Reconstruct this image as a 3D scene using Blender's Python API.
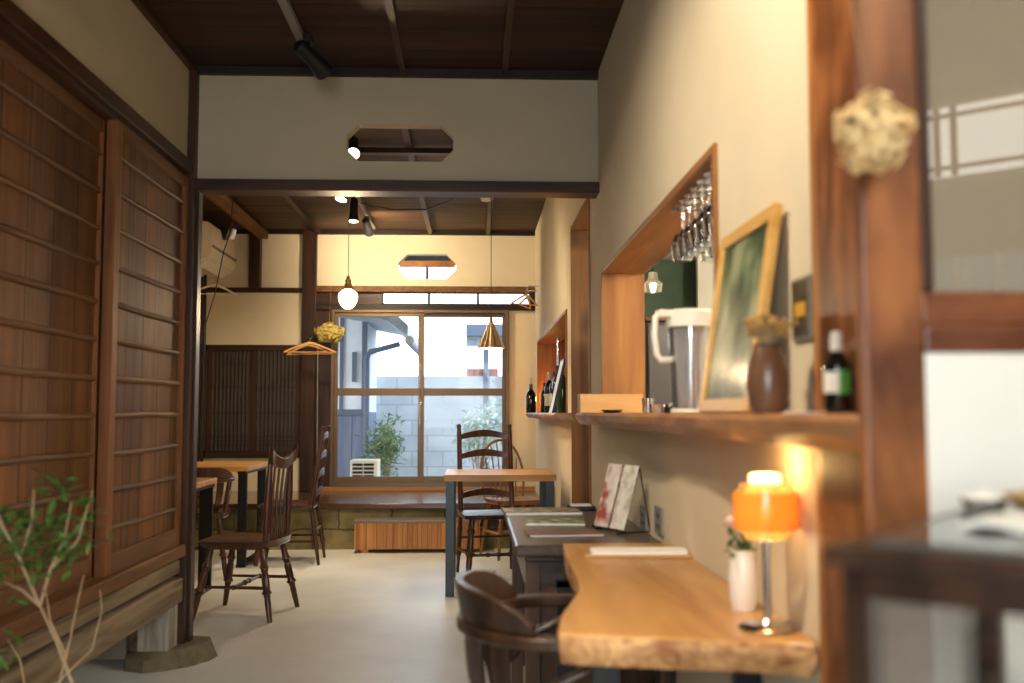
import bpy, math, random
from mathutils import Vector, Matrix, Euler
random.seed(7)
S = bpy.context.scene
for o in list(bpy.data.objects): bpy.data.objects.remove(o)
COL = S.collection
PI = math.pi
def R(a): return math.radians(a)

# ------------------------------------------------------------------ camera, world, lights, exposure
cam = bpy.data.cameras.new('camera'); camo = bpy.data.objects.new('camera', cam); COL.objects.link(camo)
CAMZ = 1.10
camo.location = (0, 0, CAMZ); camo.rotation_euler = (R(90 + 4.08), 0, R(-2.19))
cam.sensor_width = 36; cam.lens = 35.0; cam.clip_start = 0.05
cam.dof.use_dof = True; cam.dof.focus_distance = 6.2; cam.dof.aperture_fstop = 2.3
S.camera = camo
S.view_settings.view_transform = 'Standard'; S.view_settings.look = 'None'
S.view_settings.gamma = 1.0; S.view_settings.exposure = 0.2
try: S.view_settings.use_curve_mapping = False
except Exception: pass

def lin(r, g, b):
    f = lambda c: (c/255)/12.92 if c/255 <= .04045 else (((c/255)+.055)/1.055)**2.4
    return (f(r), f(g), f(b), 1)

W = bpy.data.worlds.new('sky'); S.world = W; W.use_nodes = True
nt = W.node_tree; bg = nt.nodes['Background']
tc = nt.nodes.new('ShaderNodeTexCoord'); gr = nt.nodes.new('ShaderNodeSeparateXYZ'); rp = nt.nodes.new('ShaderNodeValToRGB')
nt.links.new(tc.outputs['Generated'], gr.inputs[0]); nt.links.new(gr.outputs['Z'], rp.inputs[0])
rp.color_ramp.elements[0].color = (.80, .90, 1.0, 1); rp.color_ramp.elements[1].color = (.58, .78, 1.0, 1)
nt.links.new(rp.outputs[0], bg.inputs[0]); bg.inputs[1].default_value = 4.2

def light(kind, name, loc, energy, color=(1, 1, 1), target=None, **kw):
    l = bpy.data.lights.new(name, kind); l.energy = energy; l.color = color
    for k, v in kw.items(): setattr(l, k, v)
    o = bpy.data.objects.new(name, l); COL.objects.link(o); o.location = loc
    if target is not None:
        o.rotation_euler = (Vector(target) - Vector(loc)).to_track_quat('-Z', 'Y').to_euler()
    return o
WARM = (1.0, .80, .52); WARM2 = (1.0, .72, .42); WARM3 = (1.0, .84, .62); COOL = (.78, .89, 1.0)
# unseen area lamp added behind the camera, standing in for entrance daylight
light('AREA', 'entrance_fill', (-.35, -1.86, 1.25), 50, (.90, .95, 1.0), (-.35, 1.2, -.1), spread=R(115), shape='RECTANGLE', size=1.6, size_y=1.9)
# track spotlights of the back room
light('SPOT', 'back_spot_light', (-.90, 8.42, 2.50), 75, WARM, (-.55, 9.45, 2.55), spot_size=R(150), spot_blend=.8, shadow_soft_size=.04)
light('SPOT', 'back_spot_light', (-.93, 7.68, 2.48), 95, WARM, (-1.3, 8.6, .3), spot_size=R(120), spot_blend=.7, shadow_soft_size=.04)
light('SPOT', 'back_spot_light', (-.86, 6.25, 2.60), 80, WARM, (.4, 7.3, .6), spot_size=R(110), spot_blend=.7, shadow_soft_size=.04)
# spotlights over the counter, warm
light('SPOT', 'counter_spot_light', (-.45, 1.55, 2.56), 120, WARM3, (.58, 1.95, 1.45), spot_size=R(108), spot_blend=.85, shadow_soft_size=.05)
light('SPOT', 'counter_spot_light', (-.60, 2.6, 2.52), 26, WARM3, (.60, 3.2, 1.3), spot_size=R(85), spot_blend=.9, shadow_soft_size=.05)
light('SPOT', 'partition_fill', (.85, -.25, 2.45), 66, (1, .90, .76), (.95, 1.19, 1.15), spot_size=R(75), spot_blend=.6, shadow_soft_size=.08)  # unseen spot added to brighten the partition and knotty post
light('POINT', 'kitchen_light', (1.7, 3.2, 1.85), 85, (1, .86, .66), shadow_soft_size=.12)
light('POINT', 'kitchen_light', (1.5, 1.9, 1.95), 13, (1, .84, .62), shadow_soft_size=.10)

# ------------------------------------------------------------------ pixel helper (photo frame 1024x683) -> world point at a known depth Y
_F = 35.0/36*1024
_M = camo.rotation_euler.to_matrix()
def ray(x, y): return _M @ Vector(((x-512)/_F, -(y-341.5)/_F, -1))
def at(x, y, Y):
    r = ray(x, y); t = Y/r.y; return Vector((r.x*t, Y, CAMZ + r.z*t))
def atX(x, y, X):
    r = ray(x, y); t = X/r.x; return Vector((X, r.y*t, CAMZ + r.z*t))
def atZ(x, y, Z):
    r = ray(x, y); t = (Z-CAMZ)/r.z; return Vector((r.x*t, r.y*t, Z))

# ------------------------------------------------------------------ materials
def newmat(name):
    m = bpy.data.materials.new(name); m.use_nodes = True
    return m, m.node_tree, m.node_tree.nodes['Principled BSDF']
def plain(name, c, rough=.5, metal=0., noise=0., nscale=8., bump=0., coat=0., emit=None, es=0., spec=.5):
    m, t, b = newmat(name)
    b.inputs['Base Color'].default_value = c; b.inputs['Roughness'].default_value = rough
    b.inputs['Metallic'].default_value = metal; b.inputs['Coat Weight'].default_value = coat
    b.inputs['Specular IOR Level'].default_value = spec
    if emit: b.inputs['Emission Color'].default_value = emit; b.inputs['Emission Strength'].default_value = es
    if noise or bump:
        tc = t.nodes.new('ShaderNodeTexCoord'); n = t.nodes.new('ShaderNodeTexNoise')
        n.inputs['Scale'].default_value = nscale; n.inputs['Detail'].default_value = 6
        t.links.new(tc.outputs['Object'], n.inputs['Vector'])
        if noise:
            r = t.nodes.new('ShaderNodeValToRGB'); e = r.color_ramp.elements
            e[0].position = .3; e[1].position = .7
            e[0].color = tuple(x*(1-noise) for x in c[:3])+(1,); e[1].color = tuple(min(1, x*(1+noise)) for x in c[:3])+(1,)
            t.links.new(n.outputs['Fac'], r.inputs[0]); t.links.new(r.outputs[0], b.inputs['Base Color'])
        if bump:
            n2 = t.nodes.new('ShaderNodeTexNoise'); n2.inputs['Scale'].default_value = nscale*6; n2.inputs['Detail'].default_value = 4
            t.links.new(tc.outputs['Object'], n2.inputs['Vector'])
            bp = t.nodes.new('ShaderNodeBump'); bp.inputs['Strength'].default_value = bump; bp.inputs['Distance'].default_value = .01
            t.links.new(n2.outputs['Fac'], bp.inputs['Height']); t.links.new(bp.outputs[0], b.inputs['Normal'])
    return m
def wood(name, dark, light_, axis='Z', scale=5., stretch=14., rough=.45, plank=None, plank_axis='X', var=.3, coat=0., bump=.15, knots=0.):
    """grain stretched along axis; plank = board width along plank_axis"""
    m, t, b = newmat(name)
    tc = t.nodes.new('ShaderNodeTexCoord'); mp = t.nodes.new('ShaderNodeMapping')
    sc = [scale*3.2]*3; sc['XYZ'.index(axis)] = scale*3.2/stretch; mp.inputs['Scale'].default_value = sc
    t.links.new(tc.outputs['Object'], mp.inputs['Vector'])
    vec = mp.outputs[0]; pv = None
    if plank:
        sp = t.nodes.new('ShaderNodeSeparateXYZ'); t.links.new(tc.outputs['Object'], sp.inputs[0])
        d = t.nodes.new('ShaderNodeMath'); d.operation = 'DIVIDE'; d.inputs[1].default_value = plank
        t.links.new(sp.outputs[plank_axis], d.inputs[0])
        fl = t.nodes.new('ShaderNodeMath'); fl.operation = 'FLOOR'; t.links.new(d.outputs[0], fl.inputs[0])
        wn = t.nodes.new('ShaderNodeTexWhiteNoise'); wn.noise_dimensions = '1D'; t.links.new(fl.outputs[0], wn.inputs['W'])
        pv = wn.outputs['Value']
        ad = t.nodes.new('ShaderNodeVectorMath'); ad.operation = 'ADD'
        ml = t.nodes.new('ShaderNodeVectorMath'); ml.operation = 'SCALE'; ml.inputs['Scale'].default_value = 40
        t.links.new(wn.outputs['Color'], ml.inputs[0]); t.links.new(mp.outputs[0], ad.inputs[0]); t.links.new(ml.outputs[0], ad.inputs[1])
        vec = ad.outputs[0]
        fr = t.nodes.new('ShaderNodeMath'); fr.operation = 'FRACT'; t.links.new(d.outputs[0], fr.inputs[0])
        lo = t.nodes.new('ShaderNodeMath'); lo.operation = 'LESS_THAN'; lo.inputs[1].default_value = .045; t.links.new(fr.outputs[0], lo.inputs[0])
    n = t.nodes.new('ShaderNodeTexNoise'); n.inputs['Scale'].default_value = 1; n.inputs['Detail'].default_value = 8; n.inputs['Distortion'].default_value = .9
    t.links.new(vec, n.inputs['Vector'])
    r = t.nodes.new('ShaderNodeValToRGB'); e = r.color_ramp.elements
    e[0].position = .33; e[1].position = .68; e[0].color = dark; e[1].color = light_
    t.links.new(n.outputs['Fac'], r.inputs[0]); out = r.outputs[0]
    if knots:
        vo = t.nodes.new('ShaderNodeTexVoronoi'); vo.inputs['Scale'].default_value = knots
        m2 = t.nodes.new('ShaderNodeMapping'); s2 = [1, 1, 1]; s2['XYZ'.index(axis)] = .55; m2.inputs['Scale'].default_value = s2
        t.links.new(tc.outputs['Object'], m2.inputs['Vector']); t.links.new(m2.outputs[0], vo.inputs['Vector'])
        kr = t.nodes.new('ShaderNodeValToRGB'); k = kr.color_ramp.elements
        k[0].position = .03; k[0].color = (.12, .07, .04, 1); k[1].position = .16; k[1].color = (1, 1, 1, 1)
        t.links.new(vo.outputs['Distance'], kr.inputs[0])
        mx = t.nodes.new('ShaderNodeMix'); mx.data_type = 'RGBA'; mx.blend_type = 'MULTIPLY'; mx.inputs['Factor'].default_value = .85
        t.links.new(out, mx.inputs['A']); t.links.new(kr.outputs[0], mx.inputs['B']); out = mx.outputs['Result']
    if pv is not None:
        mr = t.nodes.new('ShaderNodeMapRange'); mr.inputs['To Min'].default_value = 1-var; mr.inputs['To Max'].default_value = 1+var
        t.links.new(pv, mr.inputs['Value'])
        hs = t.nodes.new('ShaderNodeHueSaturation'); t.links.new(mr.outputs[0], hs.inputs['Value']); t.links.new(out, hs.inputs['Color'])
        mx = t.nodes.new('ShaderNodeMix'); mx.data_type = 'RGBA'; t.links.new(lo.outputs[0], mx.inputs['Factor'])
        t.links.new(hs.outputs[0], mx.inputs['A']); mx.inputs['B'].default_value = tuple(x*.25 for x in dark[:3])+(1,); out = mx.outputs['Result']
    t.links.new(out, b.inputs['Base Color'])
    b.inputs['Roughness'].default_value = rough; b.inputs['Coat Weight'].default_value = coat; b.inputs['Coat Roughness'].default_value = .25; b.inputs['Specular IOR Level'].default_value = .3
    bp = t.nodes.new('ShaderNodeBump'); bp.inputs['Strength'].default_value = bump; bp.inputs['Distance'].default_value = .004
    t.links.new(n.outputs['Fac'], bp.inputs['Height']); t.links.new(bp.outputs[0], b.inputs['Normal'])
    return m
def blotch(m, lo=(.35, .30, .28, 1), scale=4.5):
    """irregular old stains multiplied over a wood's colour"""
    t = m.node_tree; b = t.nodes['Principled BSDF']; src = b.inputs['Base Color'].links[0].from_socket
    tc = t.nodes.new('ShaderNodeTexCoord'); n = t.nodes.new('ShaderNodeTexNoise'); n.inputs['Scale'].default_value = scale; n.inputs['Detail'].default_value = 5
    r = t.nodes.new('ShaderNodeValToRGB'); e = r.color_ramp.elements; e[0].position = .36; e[0].color = lo; e[1].position = .56; e[1].color = (1, 1, 1, 1)
    mx = t.nodes.new('ShaderNodeMix'); mx.data_type = 'RGBA'; mx.blend_type = 'MULTIPLY'; mx.inputs['Factor'].default_value = .8
    t.links.new(tc.outputs['Object'], n.inputs['Vector']); t.links.new(n.outputs['Fac'], r.inputs[0])
    t.links.new(src, mx.inputs['A']); t.links.new(r.outputs[0], mx.inputs['B']); t.links.new(mx.outputs['Result'], b.inputs['Base Color'])
def glassy(name, tint=(1, 1, 1, 1), refl=.12, rough=.02, frost=0., frost_col=(1, 1, 1, 1)):
    """clear pane: transparent with fresnel reflections; frost adds a translucent share"""
    m = bpy.data.materials.new(name); m.use_nodes = True; t = m.node_tree; t.nodes.clear()
    o = t.nodes.new('ShaderNodeOutputMaterial'); tr = t.nodes.new('ShaderNodeBsdfTransparent'); tr.inputs[0].default_value = tint
    gl = t.nodes.new('ShaderNodeBsdfGlossy'); gl.inputs['Roughness'].default_value = rough
    fr = t.nodes.new('ShaderNodeLayerWeight'); fr.inputs['Blend'].default_value = .25
    ad = t.nodes.new('ShaderNodeMath'); ad.operation = 'MULTIPLY_ADD'; ad.inputs[1].default_value = refl*4 if refl < .15 else .8; ad.inputs[2].default_value = refl*.4
    t.links.new(fr.outputs['Fresnel'], ad.inputs[0])
    mx = t.nodes.new('ShaderNodeMixShader'); t.links.new(ad.outputs[0], mx.inputs[0])
    src = tr.outputs[0]
    if frost:
        tl = t.nodes.new('ShaderNodeBsdfTranslucent'); tl.inputs[0].default_value = frost_col
        df = t.nodes.new('ShaderNodeBsdfDiffuse'); df.inputs[0].default_value = frost_col
        m0 = t.nodes.new('ShaderNodeMixShader'); m0.inputs[0].default_value = .5; t.links.new(tl.outputs[0], m0.inputs[1]); t.links.new(df.outputs[0], m0.inputs[2])
        m1 = t.nodes.new('ShaderNodeMixShader'); m1.inputs[0].default_value = frost; t.links.new(tr.outputs[0], m1.inputs[1]); t.links.new(m0.outputs[0], m1.inputs[2]); src = m1.outputs[0]
    t.links.new(src, mx.inputs[1]); t.links.new(gl.outputs[0], mx.inputs[2]); t.links.new(mx.outputs[0], o.inputs[0])
    return m
def plaster(name, c, bump=.25):
    m, t, b = newmat(name)
    tc = t.nodes.new('ShaderNodeTexCoord')
    n = t.nodes.new('ShaderNodeTexNoise'); n.inputs['Scale'].default_value = 2.2; n.inputs['Detail'].default_value = 8
    t.links.new(tc.outputs['Object'], n.inputs['Vector'])
    r = t.nodes.new('ShaderNodeValToRGB'); e = r.color_ramp.elements
    e[0].position = .3; e[1].position = .75; e[0].color = tuple(x*.88 for x in c[:3])+(1,); e[1].color = c
    t.links.new(n.outputs['Fac'], r.inputs[0]); t.links.new(r.outputs[0], b.inputs['Base Color'])
    n2 = t.nodes.new('ShaderNodeTexNoise'); n2.inputs['Scale'].default_value = 60; n2.inputs['Detail'].default_value = 5
    t.links.new(tc.outputs['Object'], n2.inputs['Vector'])
    bp = t.nodes.new('ShaderNodeBump'); bp.inputs['Strength'].default_value = bump; bp.inputs['Distance'].default_value = .004
    t.links.new(n2.outputs['Fac'], bp.inputs['Height']); t.links.new(bp.outputs[0], b.inputs['Normal'])
    b.inputs['Roughness'].default_value = .9; b.inputs['Specular IOR Level'].default_value = .2
    return m

M = {}
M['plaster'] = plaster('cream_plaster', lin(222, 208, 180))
M['plaster_dim'] = plaster('dimmed_beige_plaster', lin(178, 167, 142))  # darkened copy of the plaster: missing warm light put into the colour
M['plaster_dim_left'] = plaster('dimmed_left_plaster', lin(184, 173, 148))  # left wall's dimness put into a darker plaster colour
M['white_wall'] = plaster('white_plaster', lin(232, 230, 220))
M['green_wall'] = plain('green_board', lin(82, 104, 86), .8, noise=.1)
M['dark_wood'] = wood('dark_beam_wood', lin(34, 20, 13), lin(68, 40, 24), 'Z', rough=.42)
M['dark_wood_x'] = wood('dark_beam_wood_across', lin(34, 20, 13), lin(70, 42, 26), 'X', rough=.42)
M['dark_wood_y'] = wood('dark_beam_wood_along', lin(38, 22, 14), lin(78, 46, 27), 'Y', rough=.42)
M['black_trim'] = wood('blackened_wood', lin(22, 15, 11), lin(40, 26, 18), 'X', rough=.5)
M['ceil_near'] = wood('near_ceiling_boards', lin(38, 20, 13), lin(66, 36, 22), 'X', scale=3, rough=.6, plank=.24, plank_axis='Y', var=.25)
M['ceil_back'] = wood('back_ceiling_boards', lin(46, 30, 18), lin(82, 54, 33), 'X', scale=3, rough=.62, plank=.26, plank_axis='Y', var=.25)
M['door_board'] = wood('door_boards', lin(80, 49, 23), lin(120, 77, 38), 'Z', scale=5, stretch=26, rough=.6, plank=.19, plank_axis='Y', var=.22)
M['door_frame'] = wood('door_frame_wood', lin(92, 54, 24), lin(142, 88, 42), 'Z', rough=.55)
M['door_bar'] = wood('door_crossbar_wood', lin(78, 50, 30), lin(116, 80, 52), 'Y', rough=.62)
M['sill_red'] = wood('reddish_sill_wood', lin(84, 54, 28), lin(124, 84, 46), 'Y', rough=.6)
M['weathered'] = wood('weathered_grey_wood', lin(88, 72, 54), lin(140, 122, 98), 'Y', scale=6, rough=.75, bump=.4)
M['weathered_v'] = wood('weathered_post_wood', lin(120, 112, 100), lin(176, 170, 158), 'Z', scale=8, rough=.8, bump=.4)
M['lining'] = wood('cedar_lining', lin(124, 78, 36), lin(162, 110, 56), 'Z', scale=4, stretch=12, rough=.45, knots=2.2)
M['lining_y'] = wood('cedar_lining_along', lin(124, 78, 36), lin(162, 110, 56), 'Y', scale=4, stretch=12, rough=.45, knots=2.2)
M['old_post'] = wood('old_knotty_post', lin(92, 50, 26), lin(166, 104, 58), 'Z', scale=4, stretch=5, rough=.45, knots=6., coat=.1)
M['old_post_x'] = wood('old_rail_wood', lin(88, 48, 28), lin(140, 84, 52), 'X', scale=5, stretch=8, rough=.42, coat=.2)
M['post_board'] = wood('pale_post_board', lin(146, 92, 46), lin(190, 130, 72), 'Z', scale=5, stretch=9, rough=.5, knots=4.)
M['shelf'] = wood('live_edge_shelf_wood', lin(132, 84, 50), lin(192, 140, 92), 'Y', scale=4, stretch=7, rough=.4, coat=.2)
M['slab'] = wood('honey_slab_wood', lin(172, 118, 60), lin(214, 164, 98), 'Y', scale=2.6, stretch=7, rough=.36, coat=.3)
M['slab_edge'] = wood('slab_bark_edge', lin(150, 96, 52), lin(226, 178, 120), 'Y', scale=9, stretch=3, rough=.6, bump=.6)
M['table_oak'] = wood('orange_tabletop_wood', lin(162, 114, 56), lin(200, 150, 82), 'X', scale=4, rough=.38, coat=.15)
M['chair'] = wood('dark_brown_chair_wood', lin(44, 22, 12), lin(86, 46, 26), 'Z', scale=6, rough=.28, coat=.35)
M['chair_mid'] = wood('brown_chair_wood', lin(70, 38, 20), lin(112, 66, 38), 'Z', scale=6, rough=.3, coat=.3)
M['chair_dull'] = wood('dull_brown_chair_wood', lin(38, 25, 17), lin(72, 49, 34), 'Z', scale=6, rough=.35, coat=.2)
M['chair_light'] = wood('light_chair_wood', lin(118, 76, 42), lin(160, 110, 66), 'Z', scale=6, rough=.35, coat=.2)
M['desk'] = wood('black_brown_desk_wood', lin(44, 36, 32), lin(78, 64, 56), 'Y', scale=4, rough=.3, coat=.3)
M['desk_side'] = wood('desk_panel_wood', lin(60, 42, 34), lin(92, 68, 54), 'Z', scale=4, rough=.4)
M['bench'] = wood('cedar_bench_boards', lin(158, 102, 54), lin(198, 140, 82), 'Z', scale=5, rough=.5, plank=.0797, plank_axis='X', var=.14)
M['engawa'] = wood('polished_veranda_board', lin(58, 36, 22), lin(96, 62, 38), 'X', scale=3, rough=.14, coat=.5)
M['bench_top'] = wood('grey_bench_top', lin(96, 88, 80), lin(140, 130, 120), 'X', scale=4, rough=.3)
M['sill_light'] = wood('light_window_sill', lin(150, 108, 64), lin(186, 140, 88), 'X', scale=4, rough=.5)
M['bronze'] = plain('bronze_aluminium', lin(104, 84, 62), .4, .45)
M['black_metal'] = plain('black_metal', lin(24, 24, 26), .4, .3)
M['steel_green'] = plain('dark_green_grey_steel', lin(52, 62, 64), .38, .3)
M['chrome'] = plain('chrome', lin(200, 200, 205), .15, 1.)
M['brass'] = plain('brass', lin(176, 140, 80), .3, 1.)
M['brushed_brass'] = plain('brushed_brass_shade', lin(188, 160, 120), .35, .8)
M['white_plastic'] = plain('white_plastic', lin(226, 220, 206), .4)
M['cream_plastic'] = plain('cream_plastic', lin(216, 206, 184), .45)
M['grey_plastic'] = plain('grey_plastic', lin(128, 124, 116), .5)
M['paper'] = plain('white_paper', lin(238, 234, 224), .8)
M['bulb'] = plain('glowing_bulb', lin(255, 240, 220), .3, emit=(1, .86, .66, 1), es=9)
M['lens'] = plain('glowing_lens', lin(255, 240, 220), .3, emit=(1, .88, .70, 1), es=7)
M['flame'] = plain('candle_flame', (1, .5, .1, 1), .3, emit=(1, .45, .08, 1), es=5)
M['glass'] = glassy('clear_glass')
M['window_glass'] = glassy('window_glass', refl=.02)
M['glassware'] = glassy('glassware', (.93, .94, .95, 1), .5, .03)
M['pitcher'] = glassy('pitcher_plastic', (.93, .95, .98, 1), .5, .05, .16, (.95, .95, .97, 1))
M['frosted'] = glassy('hazy_door_glass', (.92, .88, .80, 1), .3, .08, .28, (.84, .75, .60, 1))
M['orange'] = glassy('orange_lamp_shade', (.9, .5, .12, 1), .1, .15, .85, (1, .56, .10, 1))
M['yellow_shade'] = glassy('yellow_lamp_ring', (1, .85, .5, 1), .1, .15, .8, (1, .80, .30, 1))
M['eave_black'] = plain('black_eave_boards', lin(12, 11, 10), .9)  # one even near-black tone
M['hydrangea'] = plain('dried_hydrangea', lin(232, 202, 146), .9, noise=.25, nscale=40)
M['hydrangea_y'] = plain('dried_yellow_flowers', lin(198, 176, 100), .9, noise=.3, nscale=40)
M['dried'] = plain('dried_flower_brown', lin(168, 132, 72), .9, noise=.3, nscale=60)
M['stem'] = plain('bare_stem', lin(172, 146, 112), .8, noise=.2)
M['string'] = plain('twine', lin(150, 110, 70), .8)
M['leaf'] = plain('green_leaf', lin(74, 108, 44), .5, noise=.3, nscale=9)
M['leaf_garden'] = plain('garden_leaf', lin(112, 138, 96), .6, noise=.35, nscale=6)
M['leaf_pale'] = plain('pale_garden_leaf', lin(176, 192, 180), .6, noise=.25, nscale=6)
M['stone'] = plain('mossy_stone', lin(112, 104, 74), .95, noise=.35, nscale=5, bump=1.)
M['rock'] = plain('foundation_rock', lin(108, 98, 74), .95, noise=.3, nscale=14, bump=1.)
M['ceramic_brown'] = plain('brown_ceramic', lin(106, 74, 52), .28, noise=.25, nscale=14)
M['ceramic_white'] = plain('white_ceramic', lin(236, 230, 218), .3)
M['bottle_dark'] = plain('dark_bottle_glass', lin(16, 20, 14), .08, coat=.5)
M['bottle_green'] = plain('green_bottle_glass', lin(40, 66, 34), .1, coat=.5)
M['label_green'] = plain('green_label', lin(96, 170, 72), .6)
M['label_white'] = plain('white_label', lin(232, 226, 208), .6)
M['foil_red'] = plain('dark_red_foil', lin(90, 26, 24), .35, .4)
M['gold_wood'] = wood('gold_frame_wood', lin(196, 146, 74), lin(226, 180, 104), 'Y', scale=4, rough=.35)
M['pale_wood'] = wood('pale_box_wood', lin(170, 128, 76), lin(200, 158, 104), 'X', scale=4, rough=.5)
M['hanger'] = wood('hanger_wood', lin(196, 140, 84), lin(224, 172, 112), 'X', scale=5, rough=.4)
M['cord'] = plain('black_cord', lin(20, 18, 17), .6)
M['basket'] = plain('woven_straw', lin(196, 160, 104), .8, noise=.3, nscale=60, bump=.8)
M['cloth'] = plain('white_cloth', lin(226, 224, 214), .9)
M['ext_wall'] = plain('neighbour_white_wall', lin(226, 232, 238), .8, noise=.05)
M['ext_blue'] = wood('neighbour_grey_boards', lin(104, 112, 136), lin(140, 148, 170), 'Z', scale=3, rough=.8, plank=.16, plank_axis='X', var=.12)
M['ext_dark'] = plain('neighbour_dark_trim', lin(96, 106, 124), .7)
M['ext_roof'] = plain('grey_roof_tile', lin(150, 158, 170), .6, noise=.2, nscale=12)
M['red_tile'] = plain('red_clay_tile', lin(176, 96, 84), .7)
M['ground'] = plain('garden_soil', lin(120, 116, 104), .95, noise=.3, nscale=10)

blotch(M['old_post'], scale=7.); blotch(M['old_post_x'], scale=9.); blotch(M['door_board'], (.6, .55, .5, 1), 2.5)
def block_wall_mat():
    m, t, b = newmat('concrete_blocks')
    tc = t.nodes.new('ShaderNodeTexCoord'); mp = t.nodes.new('ShaderNodeMapping'); mp.inputs['Rotation'].default_value = (R(90), 0, 0)
    br = t.nodes.new('ShaderNodeTexBrick'); br.inputs['Scale'].default_value = 1
    br.inputs['Brick Width'].default_value = .4; br.inputs['Row Height'].default_value = .2; br.inputs['Mortar Size'].default_value = .008
    br.inputs['Color1'].default_value = lin(212, 220, 226); br.inputs['Color2'].default_value = lin(226, 232, 236); br.inputs['Mortar'].default_value = lin(186, 194, 200)
    t.links.new(tc.outputs['Object'], mp.inputs[0]); t.links.new(mp.outputs[0], br.inputs['Vector'])
    n = t.nodes.new('ShaderNodeTexNoise'); n.inputs['Scale'].default_value = 3; n.inputs['Detail'].default_value = 7; t.links.new(tc.outputs['Object'], n.inputs['Vector'])
    mx = t.nodes.new('ShaderNodeMix'); mx.data_type = 'RGBA'; mx.blend_type = 'MULTIPLY'; mx.inputs['Factor'].default_value = .5
    t.links.new(br.outputs['Color'], mx.inputs['A']); t.links.new(n.outputs['Fac'], mx.inputs['B']); t.links.new(mx.outputs['Result'], b.inputs['Base Color'])
    b.inputs['Roughness'].default_value = .9
    return m
M['blocks'] = block_wall_mat()
def stone_mat():
    m, t, b = newmat('laid_foundation_stone')
    tc = t.nodes.new('ShaderNodeTexCoord'); mp = t.nodes.new('ShaderNodeMapping'); mp.inputs['Rotation'].default_value = (R(90), 0, 0)
    n0 = t.nodes.new('ShaderNodeTexNoise'); n0.inputs['Scale'].default_value = 6; t.links.new(tc.outputs['Object'], n0.inputs['Vector'])
    vm = t.nodes.new('ShaderNodeVectorMath'); vm.operation = 'MULTIPLY_ADD'; vm.inputs[1].default_value = (.06, .06, .06)
    t.links.new(n0.outputs['Color'], vm.inputs[0]); t.links.new(tc.outputs['Object'], vm.inputs[2]); t.links.new(vm.outputs[0], mp.inputs[0])
    br = t.nodes.new('ShaderNodeTexBrick'); br.inputs['Scale'].default_value = 1
    br.inputs['Brick Width'].default_value = .42; br.inputs['Row Height'].default_value = .19; br.inputs['Mortar Size'].default_value = .010; br.inputs['Mortar Smooth'].default_value = .6
    br.inputs['Color1'].default_value = lin(122, 118, 84); br.inputs['Color2'].default_value = lin(150, 136, 96); br.inputs['Mortar'].default_value = lin(92, 82, 58)
    t.links.new(mp.outputs[0], br.inputs['Vector'])
    n = t.nodes.new('ShaderNodeTexNoise'); n.inputs['Scale'].default_value = 8; n.inputs['Detail'].default_value = 9; t.links.new(tc.outputs['Object'], n.inputs['Vector'])
    r = t.nodes.new('ShaderNodeValToRGB'); e = r.color_ramp.elements; e[0].position = .3; e[1].position = .7; e[0].color = (.45, .42, .34, 1); e[1].color = (1, 1, 1, 1)
    t.links.new(n.outputs['Fac'], r.inputs[0])
    mx = t.nodes.new('ShaderNodeMix'); mx.data_type = 'RGBA'; mx.blend_type = 'MULTIPLY'; mx.inputs['Factor'].default_value = 1
    t.links.new(br.outputs['Color'], mx.inputs['A']); t.links.new(r.outputs[0], mx.inputs['B']); t.links.new(mx.outputs['Result'], b.inputs['Base Color'])
    bp = t.nodes.new('ShaderNodeBump'); bp.inputs['Strength'].default_value = .8; bp.inputs['Distance'].default_value = .02
    t.links.new(n.outputs['Fac'], bp.inputs['Height']); t.links.new(bp.outputs[0], b.inputs['Normal']); b.inputs['Roughness'].default_value = .95
    return m
M['foundation'] = stone_mat()
def floor_mat():
    m, t, b = newmat('trowelled_concrete_floor')
    tc = t.nodes.new('ShaderNodeTexCoord')
    n = t.nodes.new('ShaderNodeTexNoise'); n.inputs['Scale'].default_value = 1.4; n.inputs['Detail'].default_value = 9; n.inputs['Roughness'].default_value = .6
    t.links.new(tc.outputs['Object'], n.inputs['Vector'])
    r = t.nodes.new('ShaderNodeValToRGB'); e = r.color_ramp.elements
    e[0].position = .3; e[1].position = .72; e[0].color = lin(206, 207, 202); e[1].color = lin(234, 235, 230)
    t.links.new(n.outputs['Fac'], r.inputs[0]); t.links.new(r.outputs[0], b.inputs['Base Color'])
    r2 = t.nodes.new('ShaderNodeMapRange'); r2.inputs['To Min'].default_value = .28; r2.inputs['To Max'].default_value = .5
    t.links.new(n.outputs['Fac'], r2.inputs['Value']); t.links.new(r2.outputs[0], b.inputs['Roughness'])
    n2 = t.nodes.new('ShaderNodeTexNoise'); n2.inputs['Scale'].default_value = 30; n2.inputs['Detail'].default_value = 4; t.links.new(tc.outputs['Object'], n2.inputs['Vector'])
    bp = t.nodes.new('ShaderNodeBump'); bp.inputs['Strength'].default_value = .12; bp.inputs['Distance'].default_value = .004
    t.links.new(n2.outputs['Fac'], bp.inputs['Height']); t.links.new(bp.outputs[0], b.inputs['Normal'])
    return m
M['floor'] = floor_mat()
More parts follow.
